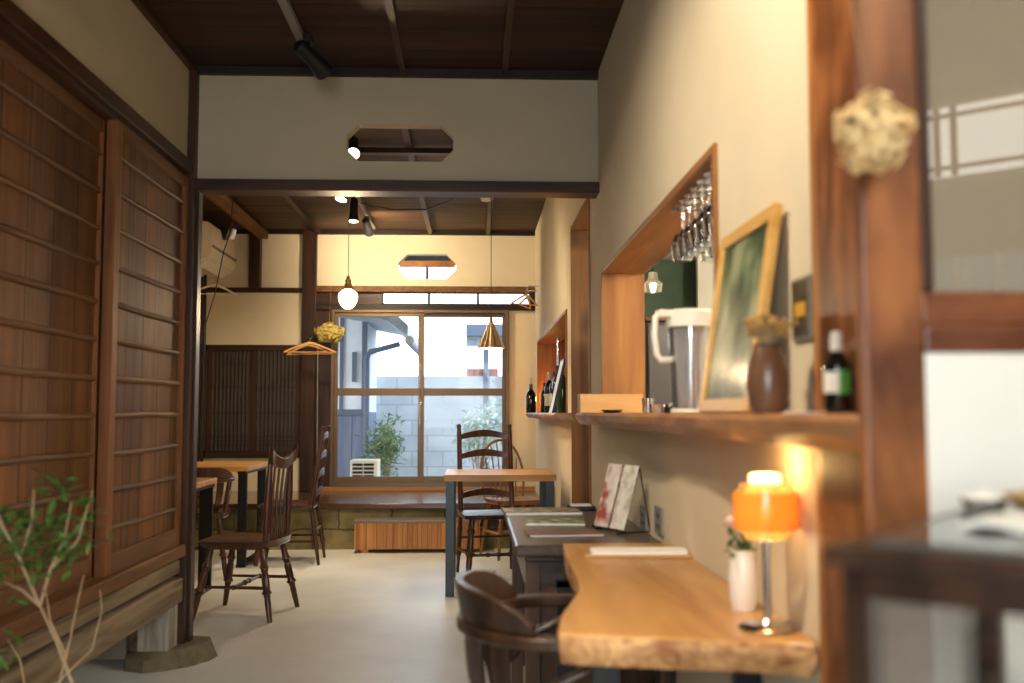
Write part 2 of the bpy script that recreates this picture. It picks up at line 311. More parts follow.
def print_mat(name, cols, scale=30, seed=0, base=lin(236, 232, 222)):
    """a printed page: soft blocks of colour on paper"""
    m, t, b = newmat(name)
    tc = t.nodes.new('ShaderNodeTexCoord'); mp = t.nodes.new('ShaderNodeMapping'); mp.inputs['Location'].default_value = (seed*3.1, seed*1.7, seed)
    v = t.nodes.new('ShaderNodeTexNoise'); v.inputs['Scale'].default_value = scale; v.inputs['Detail'].default_value = 3
    t.links.new(tc.outputs['Object'], mp.inputs[0]); t.links.new(mp.outputs[0], v.inputs['Vector'])
    r = t.nodes.new('ShaderNodeValToRGB'); cr = r.color_ramp
    cr.elements[0].color = cols[0]; cr.elements[0].position = .32
    cr.elements[1].color = base; cr.elements[1].position = .68
    for i, c in enumerate(cols[1:]):
        e = cr.elements.new(.36 + .28*(i+1)/len(cols)); e.color = c
    t.links.new(v.outputs['Fac'], r.inputs[0]); t.links.new(r.outputs[0], b.inputs['Base Color']); b.inputs['Roughness'].default_value = .45
    return m
M['botanical'] = print_mat('botanical_print', [lin(34, 48, 36), lin(70, 96, 62), lin(128, 140, 104)], 7, 1, lin(172, 170, 140))
M['mag_green'] = print_mat('green_magazine_cover', [lin(60, 84, 44), lin(130, 146, 84)], 22, 2)
M['mag_mixed'] = print_mat('mixed_magazine_cover', [lin(90, 60, 44), lin(150, 150, 104), lin(196, 170, 130)], 26, 3)
M['mag_brown'] = print_mat('brown_booklet_cover', [lin(96, 70, 60), lin(122, 92, 78)], 16, 4, lin(146, 118, 100))
M['leaflet_red'] = print_mat('red_white_leaflet', [lin(170, 84, 72), lin(222, 206, 198)], 16, 5)
M['leaflet_pale'] = print_mat('pale_leaflet', [lin(190, 178, 160), lin(226, 218, 204)], 26, 6)
M['postcard'] = print_mat('dark_postcard', [lin(40, 36, 30), lin(70, 62, 50)], 40, 7, lin(96, 84, 66))

# ------------------------------------------------------------------ mesh builder
class MB:
    def __init__(s): s.v = []; s.f = []
    def add(s, v, f):
        k = len(s.v); s.v += [tuple(x) for x in v]; s.f += [tuple(i+k for i in q) for q in f]; return s
    def box(s, lo, hi, rot=None, org=None):
        x0, y0, z0 = lo; x1, y1, z1 = hi
        v = [Vector(p) for p in ((x0,y0,z0),(x1,y0,z0),(x1,y1,z0),(x0,y1,z0),(x0,y0,z1),(x1,y0,z1),(x1,y1,z1),(x0,y1,z1))]
        if rot is not None:
            m = Euler(rot).to_matrix(); c = Vector(org) if org is not None else sum(v, Vector())/8
            v = [m @ (p-c) + c for p in v]
        return s.add(v, [(0,3,2,1),(4,5,6,7),(0,1,5,4),(1,2,6,5),(2,3,7,6),(3,0,4,7)])
    def beam(s, a, b, w, h, up=(0,0,1)):
        """rectangular bar between two points, w across, h along up"""
        a, b = Vector(a), Vector(b); d = (b-a).normalized(); u = Vector(up)
        sd = d.cross(u).normalized(); u = sd.cross(d).normalized()
        v = []
        for p in (a, b):
            for i, j in ((-1,-1),(1,-1),(1,1),(-1,1)): v.append(p + sd*i*w/2 + u*j*h/2)
        return s.add(v, [(0,1,2,3),(7,6,5,4),(0,4,5,1),(1,5,6,2),(2,6,7,3),(3,7,4,0)])
    def tube(s, pts, r, n=10, cap=True, flat=1.0):
        pts = [Vector(p) for p in pts]
        rr = r if isinstance(r, (list, tuple)) else [r]*len(pts)
        v = []; f = []; ref = None
        for i, p in enumerate(pts):
            d = (pts[min(i+1, len(pts)-1)] - pts[max(i-1, 0)]).normalized()
            if ref is None:
                ref = Vector((0,0,1)) if abs(d.z) < .9 else Vector((1,0,0))
            a = d.cross(ref).normalized(); b = a.cross(d).normalized(); ref = b
            for k in range(n):
                t = 2*PI*k/n; v.append(p + a*math.cos(t)*rr[i] + b*math.sin(t)*rr[i]*flat)
        for i in range(len(pts)-1):
            for k in range(n):
                k2 = (k+1) % n; f.append((i*n+k, i*n+k2, (i+1)*n+k2, (i+1)*n+k))
        if cap: f.append(tuple(range(n-1, -1, -1))); f.append(tuple(range((len(pts)-1)*n, len(pts)*n)))
        return s.add(v, f)
    def lathe(s, prof, c=(0,0,0), n=20, closed=False):
        """prof: list of (radius, z)"""
        v = []; f = []
        for r, z in prof:
            for k in range(n):
                t = 2*PI*k/n; v.append((c[0]+r*math.cos(t), c[1]+r*math.sin(t), c[2]+z))
        m = len(prof)
        for i in range(m-1 if not closed else m):
            j = (i+1) % m
            for k in range(n):
                k2 = (k+1) % n; f.append((i*n+k, i*n+k2, j*n+k2, j*n+k))
        if not closed:
            if prof[0][0] > 1e-4: f.append(tuple(range(n-1, -1, -1)))
            if prof[-1][0] > 1e-4: f.append(tuple(range((m-1)*n, m*n)))
        return s.add(v, f)
    def prism(s, poly, a, b, axis='Z'):
        """polygon in the plane across axis, extruded a..b"""
        def p3(u, w, t):
            return {'Z': (u, w, t), 'Y': (u, t, w), 'X': (t, u, w)}[axis]
        n = len(poly); v = [p3(u, w, a) for u, w in poly] + [p3(u, w, b) for u, w in poly]
        f = [tuple(range(n-1, -1, -1)), tuple(range(n, 2*n))] + [(i, (i+1) % n, n+(i+1) % n, n+i) for i in range(n)]
        return s.add(v, f)
    def strip(s, rows, thick=None):
        """rows: list of 4-point sections (closed) joined into a bar"""
        v = []; f = []; n = len(rows[0])
        for r in rows: v += [Vector(p) for p in r]
        for i in range(len(rows)-1):
            for k in range(n):
                k2 = (k+1) % n; f.append((i*n+k, i*n+k2, (i+1)*n+k2, (i+1)*n+k))
        f.append(tuple(range(n-1, -1, -1))); f.append(tuple(range((len(rows)-1)*n, len(rows)*n)))
        return s.add(v, f)
    def ico(s, c, r, sub=1, jit=0., sq=(1,1,1)):
        t = (1+5**.5)/2
        v = [Vector(p).normalized() for p in ((-1,t,0),(1,t,0),(-1,-t,0),(1,-t,0),(0,-1,t),(0,1,t),(0,-1,-t),(0,1,-t),(t,0,-1),(t,0,1),(-t,0,-1),(-t,0,1))]
        f = [(0,11,5),(0,5,1),(0,1,7),(0,7,10),(0,10,11),(1,5,9),(5,11,4),(11,10,2),(10,7,6),(7,1,8),(3,9,4),(3,4,2),(3,2,6),(3,6,8),(3,8,9),(4,9,5),(2,4,11),(6,2,10),(8,6,7),(9,8,1)]
        for _ in range(sub):
            c_ = {}; nf = []
            def mid(a, b):
                k = (min(a,b), max(a,b))
                if k not in c_: v.append(((v[a]+v[b])/2).normalized()); c_[k] = len(v)-1
                return c_[k]
            for a, b, d in f:
                x, y, z = mid(a,b), mid(b,d), mid(d,a); nf += [(a,x,z),(b,y,x),(d,z,y),(x,y,z)]
            f = nf
        v = [Vector((p.x*sq[0], p.y*sq[1], p.z*sq[2]))*r*(1+random.uniform(-jit, jit)) + Vector(c) for p in v]
        return s.add(v, f)
    def leaf(s, p, d, w, l, up):
        p, d = Vector(p), Vector(d).normalized(); sd = d.cross(Vector(up)); sd = sd.normalized() if sd.length > 1e-3 else Vector((1,0,0))
        nrm = sd.cross(d)
        v = [p, p+d*l*.35+sd*w*.5+nrm*w*.12, p+d*l*.75+sd*w*.35, p+d*l, p+d*l*.75-sd*w*.35, p+d*l*.35-sd*w*.5+nrm*w*.12, p+d*l*.5-nrm*w*.12]
        return s.add(v, [(0,1,6),(1,2,6),(2,3,6),(3,4,6),(4,5,6),(5,0,6)])
    def build(s, name, mat, parent=None, smooth=False, bevel=0., loc=None, label=None, kind=None):
        me = bpy.data.meshes.new(name); me.from_pydata(s.v, [], s.f); me.update()
        o = bpy.data.objects.new(name, me); COL.objects.link(o); me.materials.append(M[mat] if isinstance(mat, str) else mat)
        if smooth:
            for p in me.polygons: p.use_smooth = True
            try:
                me.set_sharp_from_angle(angle=R(40))
            except Exception: pass
        if bevel:
            b = o.modifiers.new('bevel', 'BEVEL'); b.width = bevel; b.segments = 2; b.limit_method = 'ANGLE'
        if parent is not None: o.parent = parent
        if loc is not None: o.location = loc
        if label: o['label'] = label
        if kind: o['kind'] = kind
        return o
def thing(name, label, cat, loc=(0,0,0), rz=0, group=None):
    o = bpy.data.objects.new(name, None); COL.objects.link(o); o.location = loc; o.rotation_euler = (0, 0, rz)
    o.empty_display_size = .05
    o['label'] = label; o['category'] = cat
    if group: o['group'] = group
    return o
def tag(o, label, cat, group=None):
    o['label'] = label; o['category'] = cat
    if group: o['group'] = group
    return o
def struct(mb, name, mat, label=None, bevel=0., parent=None, smooth=False):
    o = mb.build(name, mat, parent, bevel=bevel, smooth=smooth)
    if parent is None: o['kind'] = 'structure'
    if label: o['label'] = label; 
    if label and parent is None: o['category'] = 'structure' if False else name.split('_')[0]
    return o
def copy_tree(o, parent=None):
    c = o.copy(); COL.objects.link(c)
    if parent is not None: c.parent = parent
    for ch in list(o.children): copy_tree(ch, c)
    return c

# ------------------------------------------------------------------ the setting
XL, XR, WT = -1.318, .582, .18       # left doors plane, right wall plane, right wall thickness
YP = 4.60                            # lintel wall
YB = 9.45                            # far wall
ZN, ZB = 2.705, 2.83                  # ceilings
XLB = -2.60                          # left wall of back room
YC = 1.19                            # glazed partition by the camera
struct(MB().box((-2.9, -2.1, -.1), (3.0, 9.6, 0)), 'floor', 'floor', 'pale trowelled concrete floor running through both rooms')
# ceilings
struct(MB().box((-1.5, -2.1, ZN), (3.0, YP, ZN+.05)), 'ceiling', 'ceil_near', 'dark brown boarded ceiling of the near room')
struct(MB().box((-2.9, YP+.08, ZB), (.85, 9.6, ZB+.05)), 'ceiling', 'ceil_back', 'brown boarded ceiling of the back room')
# raised ceiling battens
for i, x in enumerate((-.335, .14)):
    struct(MB().box((x-.014, -2, ZN-.022), (x+.014, YP-.002, ZN)), 'trim_%d' % (1+i), 'dark_wood_y', 'ceiling batten of the near room, %s' % ('left of its middle', 'right of its middle')[i])
for i, (x, lb) in enumerate(((-2.10, 'nearest the air conditioner'), (-1.48, 'between the air conditioner and the spotlight track'), (-.42, 'beyond the octagonal opening'), (.13, 'above the cone pendant'))):
    struct(MB().box((x-.02, YP+.09, ZB-.035), (x+.02, YB-.002, ZB)), 'trim_%d' % (4+i), 'dark_wood_y', 'ceiling batten of the back room, ' + lb)
struct(MB().box((-2.55, 6.3, ZB-.07), (.55, 6.36, ZB-.036)), 'trim_8', 'dark_wood_x', 'slim ceiling beam crossing the back room')
# near room edge beams
struct(MB().box((XL, YP-.035, ZN-.035), (XR, YP-.001, ZN)), 'trim_9', 'black_trim', 'black ceiling moulding above the lintel wall')
struct(MB().box((XL, -2, ZN-.03), (XL+.03, YP-.036, ZN)), 'trim_10', 'dark_wood_y', 'dark ceiling moulding above the sliding doors')
# lintel wall with an octagonal opening
def oct_poly(x0, x1, z0, z1, c): return [(x0+c, z0), (x1-c, z0), (x1, z0+c), (x1, z1-c), (x1-c, z1), (x0+c, z1), (x0, z1-c), (x0, z0+c)]
def wall_with_oct(y0, y1, X0, X1, Z0, Z1, oc, name, mat, label):
    """slab X0..X1, Z0..Z1 with an octagon hole oc=(x0,x1,z0,z1,c)"""
    o8 = oct_poly(*oc); mb = MB(); x0, x1, z0, z1, c = oc
    outer = [(o8[0][0], Z0), (o8[1][0], Z0), (X1, o8[2][1]), (X1, o8[3][1]), (o8[4][0], Z1), (o8[5][0], Z1), (X0, o8[6][1]), (X0, o8[7][1])]
    quads = []
    for i in range(8):
        j = (i+1) % 8; poly = [o8[i], o8[j], outer[j]]
        if i == 1: poly.append((X1, Z0))
        if i == 3: poly.append((X1, Z1))
        if i == 5: poly.append((X0, Z1))
        if i == 7: poly.append((X0, Z0))
        poly.append(outer[i]); quads.append(poly)
    for q in quads:
        k = len(q); v = [(a, y0, b) for a, b in q] + [(a, y1, b) for a, b in q]
        mb.add(v, [tuple(range(k)), tuple(range(2*k-1, k-1, -1))])
    for i in range(8):
        j = (i+1) % 8; a, b = o8[i], o8[j]
        mb.add([(a[0], y0, a[1]), (b[0], y0, b[1]), (b[0], y1, b[1]), (a[0], y1, a[1])], [(3, 2, 1, 0)])
    for (a, b) in (((X0,Z0),(X1,Z0)),((X1,Z0),(X1,Z1)),((X1,Z1),(X0,Z1)),((X0,Z1),(X0,Z0))):
        mb.add([(a[0], y0, a[1]), (b[0], y0, b[1]), (b[0], y1, b[1]), (a[0], y1, a[1])], [(0, 1, 2, 3)])
    return struct(mb, name, mat, label)
p0 = at(347, 124, YP); p1 = at(453, 162, YP)
zl0, zl1 = at(395, 193, YP).z, at(395, 182, YP).z
wall_with_oct(YP, YP+.07, XL, XR, zl1, ZB+.04, (p0.x, p1.x, p1.z, p0.z, .055), 'wall_lintel', 'plaster_dim', 'plaster wall above the lintel, shade put into its colour, with an octagonal opening')
struct(MB().box((XL-.02, YP-.04, zl0), (XR+.02, YP+.09, zl1)), 'trim_11', 'dark_wood_x', 'dark lintel beam across the passage to the back room', bevel=.004)
struct(MB().box((XL-.03, YP-.05, .075), (XL+.035, YP+.05, ZN-.002)), 'trim_12', 'dark_wood', 'dark corner post at the end of the sliding doors', bevel=.004)
struct(MB().box((XL+.036, YP+.0, 0), (XL+.046, YP+.06, zl0)), 'trim_13', 'dark_wood', 'thin strip of door jamb beside the corner post')
# left wall of the near room: plaster above, sliding doors below
struct(MB().box((XL-.12, -2.1, 2.235), (XL, YP, ZN+.02)), 'wall_left', 'plaster_dim_left', 'beige plaster band above the sliding doors')
struct(MB().box((XL-.06, -2.1, 2.188), (XL+.028, YP-.05, 2.248)), 'trim_14', 'dark_wood_y', 'dark top rail over the sliding doors', bevel=.005)
struct(MB().box((XL-.06, -2.1, 2.170), (XL-.001, YP-.05, 2.187)), 'trim_15', 'dark_wood_y', 'grooved track under the top rail of the sliding doors')
struct(MB().box((XL-.10, -2.1, .462), (XL+.035, YP-.05, .515)), 'trim_16', 'sill_red', 'reddish threshold rail under the sliding doors', bevel=.006)
struct(MB().box((XL-.10, -2.1, .388), (XL+.012, YP-.05, .448)), 'trim_17', 'weathered', 'weathered beam below the threshold rail', bevel=.006)
struct(MB().box((XL-.10, -2.1, .262), (XL+.028, YP-.05, .372)), 'trim_18', 'weathered', 'thick weathered ground beam carrying the raised doors', bevel=.010)
struct(MB().box((XL-.16, -2.1, .30), (XL-.11, YP-.05, 2.3)), 'wall_left_inner', 'dark_wood', 'dark boarding behind the sliding doors')
struct(MB().box((XL-.125, 4.42, .075), (XL-.031, 4.54, .262)).box((XL-.031, 4.42, .075), (XL+.006, 4.549, .262)), 'trim_19', 'weathered_v', 'grey timber stub holding up the ground beam')
struct(MB().box((XL-.18, 4.44, .075), (XL-.127, 4.54, .262)), 'trim_51', 'weathered', 'darker timber block beside the grey stub')
mb = MB()
rk = [(-1.50,4.36),(-1.40,4.32),(-1.30,4.36),(-1.20,4.44),(-1.13,4.55),(-1.11,4.66),(-1.17,4.78),(-1.32,4.82),(-1.48,4.76),(-1.56,4.52)]
n = len(rk); cx, cy = -1.34, 4.56
rk = [(-1.34+(a-(-1.33))*.84, 4.56+(b-4.56)*.86) for a, b in rk]
v = [(x, y, 0) for x, y in rk] + [(cx+(x-cx)*.95+random.uniform(-.02,.015), cy+(y-cy)*.97, .064+random.uniform(-.016,.006)) for x, y in rk] + [(cx+(x-cx)*.80, cy+(y-cy)*.80, .074) for x, y in rk]
mb.add(v, [tuple(range(n-1,-1,-1))] + [(i,(i+1)%n,n+(i+1)%n,n+i) for i in range(n)] + [(n+i,n+(i+1)%n,2*n+(i+1)%n,2*n+i) for i in range(n)] + [tuple(range(2*n,3*n))])
tag(mb.build('foundation_stone', 'rock', smooth=True), 'rough flat stone under the grey timber stub at the left', 'stone')
# sliding doors
BARZ = [.665+.1365*k for k in range(11)]
def sliding_door(name, y0, y1, xf, label):
    d = thing(name, label, 'door', (xf, y0, .515)); d['kind'] = 'structure'; w = y1-y0; H = 1.655
    MB().box((-.012, 0.03, .03), (0, w-.03, H-.03)).build('door_board', 'door_board', d)
    for a, b in ((0, .055), (w-.05, w)):
        MB().box((-.024, a, 0), (.016, b, H)).build('stile', 'door_frame', d, bevel=.003)
    MB().box((-.02, .05, 0), (.014, w-.05, .075)).build('bottom_rail', 'door_bar', d, bevel=.003)
    MB().box((-.02, .05, H-.05), (.014, w-.05, H)).build('top_rail', 'door_bar', d, bevel=.003)
    for z in BARZ:
        a = random.uniform(-.004, .004)
        MB().tube([(.003, .05, z-.5+a), (.004, w*.5, z-.5+random.uniform(-.005,.005)), (.003, w-.05, z-.5-a)], .0115, 8).build('crossbar', 'door_bar', d, smooth=True)
    return d
sliding_door('door_1', 3.63, 4.54, XL-.002, 'brown boarded sliding door with crossbars, farther one beside the corner post')
sliding_door('door_2', 2.50, 3.68, XL-.052, 'brown boarded sliding door with crossbars, nearer one at the left edge')
sliding_door('door_3', 1.40, 2.52, XL-.002, 'brown boarded sliding door, beside the camera position')
MB().box((XL-.05, -2.1, .50), (XL-.035, 1.40, 2.14)).build('wall_left_panel', 'door_board')['kind'] = 'structure'
# right wall, with serving hatch, doorway, far hatch
H1 = (2.325, 4.45); DW = (4.93, 5.85); H3 = (6.17, 9.02); ZS = 1.06; ZT = 1.735; ZD = 2.19
mb = MB(); X0, X1 = XR, XR+WT
def seg(y0, y1, z0, z1): mb.box((X0, y0, z0), (X1, y1, z1))
mb.box((X0, 1.53, 0), (X0+.03, 1.75, ZN+.02)); seg(1.75, H1[0], 0, ZN+.02); seg(H1[0], H1[1], 0, ZS); seg(H1[0], H1[1], ZT, ZN+.02); seg(H1[1], YP+.08, 0, ZN+.02)
struct(mb, 'wall_right', 'plaster', 'cream plaster wall with the serving hatch, right')
mb = MB()
seg(YP+.08, DW[0], 0, ZB+.02); seg(DW[0], DW[1], ZD, ZB+.02); seg(DW[1], H3[0], 0, ZB+.02); seg(H3[0], H3[1], 0, ZS); seg(H3[0], H3[1], ZT, ZB+.02); seg(H3[1], YB, 0, ZB+.02)
struct(mb, 'wall_right', 'plaster', 'cream plaster wall of the back room with doorway and bottle hatch, right')
def lining(y0, y1, z0, z1, names, lb, t=.022, pr=.010, bottom=False):
    xa, xb = XR-pr, XR+WT+.004
    struct(MB().box((xa, y1-t, z0), (xb, y1, z1)), names[0], 'lining', 'cedar far jamb of ' + lb, bevel=.002)
    struct(MB().box((xa, y0, z0), (xb, y0+t, z1)), names[1], 'lining', 'cedar near jamb of ' + lb, bevel=.002)
    struct(MB().box((xa, y0+t, z1-t), (xb, y1-t, z1)), names[2], 'lining_y', 'cedar head board of ' + lb, bevel=.002)
lining(H1[0], H1[1], ZS+.02, ZT+.01, ('trim_20','trim_21','trim_22'), 'the serving hatch')
lining(DW[0], DW[1], 0, ZD+.01, ('trim_23','trim_24','trim_25'), 'the doorway')
lining(H3[0], H3[1], ZS+.02, ZT+.01, ('trim_26','trim_27','trim_28'), 'the bottle hatch')
# far wall
zb = .37
gx0, gx1 = at(331, 400, YB).x, at(509, 400, YB).x
gz0, gz1 = at(420, 487, YB).z, at(420, 310, YB).z
tz0, tz1 = at(450, 305, YB).z, at(450, 293, YB).z
bz1 = at(450, 287, YB).z
q0 = at(398, 254, YB); q1 = at(456, 279, YB)
wall_with_oct(YB, YB+.10, at(317, 300, YB).x, XR, bz1, ZB+.04, (q0.x, q1.x, q1.z, q0.z, .09), 'wall_back', 'plaster', 'warm lit cream plaster above the garden window with an octagonal window')
struct(MB().box((gx1, YB, 0), (XR, YB+.10, tz0-.02)), 'wall_back_right', 'plaster', 'strip of cream plaster right of the garden window')
pxa, pxb = at(303, 300, YB).x, at(317, 300, YB).x
sx0, sx1 = at(203, 400, YB).x, at(303, 400, YB).x
sz0, sz1 = at(250, 458, YB).z, at(250, 345, YB).z
struct(MB().box((XLB-.2, YB, 0), (pxb, YB+.10, sz0)).box((XLB-.2, YB, sz1), (pxb, YB+.10, ZB+.04)).box((XLB-.2, YB, sz0), (sx0, YB+.1, sz1)).box((sx1, YB, sz0), (pxb, YB+.1, sz1)), 'wall_back_left', 'plaster', 'cream plaster around the latticed window at the back')
struct(MB().box((pxa, YB-.06, zb), (pxb, YB-.001, ZB)), 'trim_29', 'dark_wood', 'brown post left of the garden window', bevel=.004)
rz = at(250, 290, YB).z
struct(MB().box((XLB, YB-.03, rz-.025), (pxa, YB-.001, rz+.02)), 'trim_30', 'dark_wood_x', 'dark rail across the plaster above the latticed window')
c0, c1 = at(251, 260, YB).x, at(262, 260, YB).x
struct(MB().box((c0, YB-.09, rz+.02), (c1, YB-.001, ZB)), 'trim_31', 'dark_wood', 'short dark strut between ceiling and rail at the back')
struct(MB().box((-2.02, YP+.1, ZB-.10), (-1.94, YB-.09, ZB-.036)), 'trim_32', 'sill_red', 'brown ceiling joist running above the left tables')
struct(MB().box((XLB, YB-.04, ZB-.04), (XR, YB-.001, ZB)), 'trim_33', 'black_trim', 'dark moulding where the far wall meets the ceiling')
struct(MB().box((pxb, YB-.06, tz1), (XR-.001, YB-.002, bz1)), 'trim_34', 'sill_red', 'brown beam above the transom window', bevel=.004)
struct(MB().box((pxb, YB-.05, gz1-.005), (XR-.001, YB-.002, tz0)), 'trim_35', 'black_trim', 'dark beam between transom and garden window', bevel=.004)
struct(MB().box((pxb, YB-.012, zb), (gx0, YB+.02, gz1)), 'trim_36', 'dark_wood', 'brown boarded panel left of the garden window')
xw = at(382, 298, YB).x
struct(MB().box((pxb, YB-.010, tz0), (xw, YB+.02, tz1)), 'trim_37', 'dark_wood_x', 'dark board left of the transom window')
# transom
wt = thing('window_2', 'low transom window of three panes above the garden window', 'window', (xw, YB, tz0)); wt['kind'] = 'structure'
xr = at(529, 298, YB).x; w = xr-xw; struct(MB().box((xr+.001, YB-.001, tz0-.019), (XR, YB+.1, bz1)), 'wall_back_corner', 'dark_wood', 'dark end of the beams in the far right corner'); h = tz1-tz0
fr = MB().box((0, -.02, 0), (w, .02, .012)).box((0, -.02, h-.008), (w, .02, h)).box((0, -.02, 0), (.015, .02, h))
for px in (429, 478): xx = at(px, 298, YB).x-xw; fr.box((xx-.012, -.022, 0), (xx+.012, .022, h))
fr.build('window_frame', 'black_trim', wt); MB().box((.01, .0, .01), (w, .004, h-.006)).build('pane', 'glass', wt)
# octagonal window muntin
wo = thing('window_3', 'octagonal window with a single mullion high in the far wall', 'window', ((q0.x+q1.x)/2, YB, q1.z)); wo['kind'] = 'structure'
ow = (q1.x-q0.x)/2; oh = q0.z-q1.z
MB().box((-.013, .03, 0), (.013, .05, oh*.5)).build('mullion', 'black_trim', wo)
MB().box((-ow+.01, .03, oh*.5), (ow-.01, .06, oh*.5+.06)).build('window_rail', 'lining_y', wo)
MB().box((-ow, .065, 0), (ow, .069, oh)).build('pane', 'glass', wo)
# garden window
gw = thing('window_1', 'bronze framed sliding garden window in the far wall', 'window', ((gx0+gx1)/2, YB, gz0)); gw['kind'] = 'structure'
w = gx1-gx0; h = gz1-gz0; hw = w/2; t = .032
mb = MB().box((-hw, -.05, 0), (-hw+t, .06, h)).box((hw-t, -.05, 0), (hw, .06, h)).box((-hw+t, -.05, h-t), (hw-t, .06, h)).box((-hw+t, -.05, 0), (hw-t, .06, .05))
mb.build('window_frame', 'bronze', gw, bevel=.004)
mx_ = at(421, 400, YB).x-(gx0+gx1)/2; mz = at(420, 392, YB).z-gz0
for s, (a, b, yy) in enumerate(((-hw+t, mx_+.03, -.02), (mx_-.03, hw-t, .02))):
    sh = MB().box((a, yy-.014, .05), (a+.034, yy+.014, h-t)).box((b-.034, yy-.014, .05), (b, yy+.014, h-t)).box((a+.034, yy-.014, .05), (b-.034, yy+.014, .10)).box((a+.034, yy-.014, h-t-.035), (b-.034, yy+.014, h-t)).box((a+.034, yy-.014, mz-.035), (b-.034, yy+.014, mz+.035))
    so = sh.build('sash', 'bronze', gw, bevel=.003)
    for z0, z1 in ((.10, mz-.035), (mz+.035, h-t-.035)): MB().box((a+.034, yy-.002, z0), (b-.034, yy+.002, z1)).build('pane', 'window_glass', so)
MB().lathe([(.012,0),(.014,.006),(.006,.03)], (mx_, -.045, mz-.12), 10).build('latch', 'chrome', gw)
struct(MB().box((pxb, YB-.07, zb), (XR-.01, YB-.001, gz0+.004)), 'trim_38', 'sill_light', 'light wooden sill under the garden window', bevel=.003)
# latticed window (left)
lw = thing('window_4', 'pair of latticed wooden screens set in the far wall at the left', 'window', ((sx0+sx1)/2, YB, sz0)); lw['kind'] = 'structure'
hw = (sx1-sx0)/2; h = sz1-sz0
MB().box((-hw, -.03, 0), (-hw+.04, .04, h)).box((hw-.03, -.03, 0), (hw, .04, h)).box((-hw, -.03, h-.05), (hw, .04, h)).box((-hw, -.03, 0), (hw, .04, .07)).build('window_frame', 'dark_wood_x', lw, bevel=.003)
for a, b in ((-hw+.04, .0), (0, hw-.03)):
    pn = MB().box((a, -.012, .07), (a+.035, .012, h-.05)).box((b-.035, -.012, .07), (b, .012, h-.05)).build('screen_stile', 'dark_wood', lw)
    la = MB(); n = 10
    for k in range(1, n): x = a+.035+(b-a-.07)*k/n; la.box((x-.0035, -.008, .07), (x+.0035, .002, h-.05))
    for z in (.12, .16, .20, .42, .66, .88): la.box((a+.035, -.006, z-.003), (b-.035, .003, z+.003))
    la.build('lattice', 'black_trim', lw); MB().box((a+.03, .006, .07), (b-.03, .012, h-.05)).build('backing_panel', plain('dull_grey_glass', lin(72, 62, 60), .25, noise=.1), lw)
# raised veranda step, stone base
struct(MB().box((XLB, 8.16, 0), (XR-.001, 9.449, zb-.045)), 'wall_plinth', 'foundation', 'mossy laid stone base under the veranda board')
struct(MB().box((XLB, 8.12, zb-.045), (XR-.002, YB-.001, zb)), 'trim_39', 'engawa', 'polished dark veranda board in front of the garden window', bevel=.006)
struct(MB().box((.05, 8.128, .18), (XR-.01, 8.159, zb-.046)), 'trim_40', 'dark_wood_x', 'dark board on the stone base at the right')
# back room left wall, closing walls
struct(MB().box((XLB-.08, YP+.07, 0), (XLB, YB, ZB+.04)), 'wall_back_room_left', 'plaster', 'cream plaster side wall of the back room')
struct(MB().box((XLB-.08, YP, 0), (XL-.031, YP+.07, ZB+.04)), 'wall_back_room_front', 'plaster', 'plaster wall hidden behind the sliding doors')
struct(MB().box((XLB, YB-.05, zb), (XLB+.05, YB-.001, ZB-.05)), 'trim_41', 'dark_wood', 'thin dark post in the far left corner')
struct(MB().box((-2.9, -2.1, 0), (-2.85, YP, ZN)).box((-2.85, -2.1, 0), (-1.5, -2.05, ZN)).box((-2.9, -2.1, ZN), (-1.5, YP, ZN+.05)), 'wall_left_outer', 'dark_wood', 'outer wall under and behind the raised sliding doors')
# kitchen behind the hatch
struct(MB().box((X1, 6.0, 0), (2.6, 6.03, 2.03)), 'wall_kitchen_end', 'green_wall', 'dark green wall at the end of the kitchen')
struct(MB().box((X1+.001, YC+.05, 2.03), (2.6, 6.03, 2.08)), 'ceiling_kitchen', 'white_wall', 'white lowered ceiling of the kitchen')
struct(MB().box((1.31, 5.75, 0), (2.6, 5.80, 2.03)), 'wall_kitchen_pier', 'white_wall', 'white wall beside the green kitchen wall')
struct(MB().box((2.6, YC, 0), (2.65, 6.03, 2.3)), 'wall_kitchen_right', 'white_wall', 'far side wall of the kitchen')
struct(MB().box((X1+.3, 6.03, 0), (X1+.34, 9.4, ZB)), 'wall_alcove_back', 'lining_y', 'wooden back of the bottle alcove')
struct(MB().box((X1, 8.9, 0), (X1+.3, 8.94, ZB)).box((X1, 6.031, ZT+.1), (X1+.3, 8.9, ZT+.13)), 'wall_alcove_side', 'lining', 'wooden side and top of the bottle alcove')
# glazed partition facing the camera
s0, s1 = at(862, 300, YC).x, at(925, 300, YC).x
ra, rb = at(980, 352, YC).z, at(980, 290, YC).z
struct(MB().box((s0, YC, 0), (s1, YC+.025, ZN)), 'trim_42', 'old_post', 'knotty reddish brown post at the end of the shelf', bevel=.006)
struct(MB().box((s1, YC+.003, ra), (2.6, YC+.025, ra+.034)).box((s1, YC+.010, ra+.034), (2.6, YC+.024, rb)), 'trim_43', 'old_post_x', 'dark rail under the hazy glass pane', bevel=.004)
struct(MB().box((s1, YC+.003, rb), (s1+.014, YC+.025, ZN)), 'trim_44', 'dark_wood', 'narrow dark frame beside the hazy glass pane', bevel=.002)
struct(MB().box((s1, YC+.010, 0), (2.6, YC+.024, ra)), 'wall_partition', 'white_wall', 'white plaster under the glazed partition')
wp = thing('window_5', 'large hazy glass pane in the partition at the right edge', 'window', (s1+.014, YC+.013, rb)); wp['kind'] = 'structure'
MB().box((0, 0, 0), (1.6, .005, ZN-rb)).build('pane', 'frosted', wp)
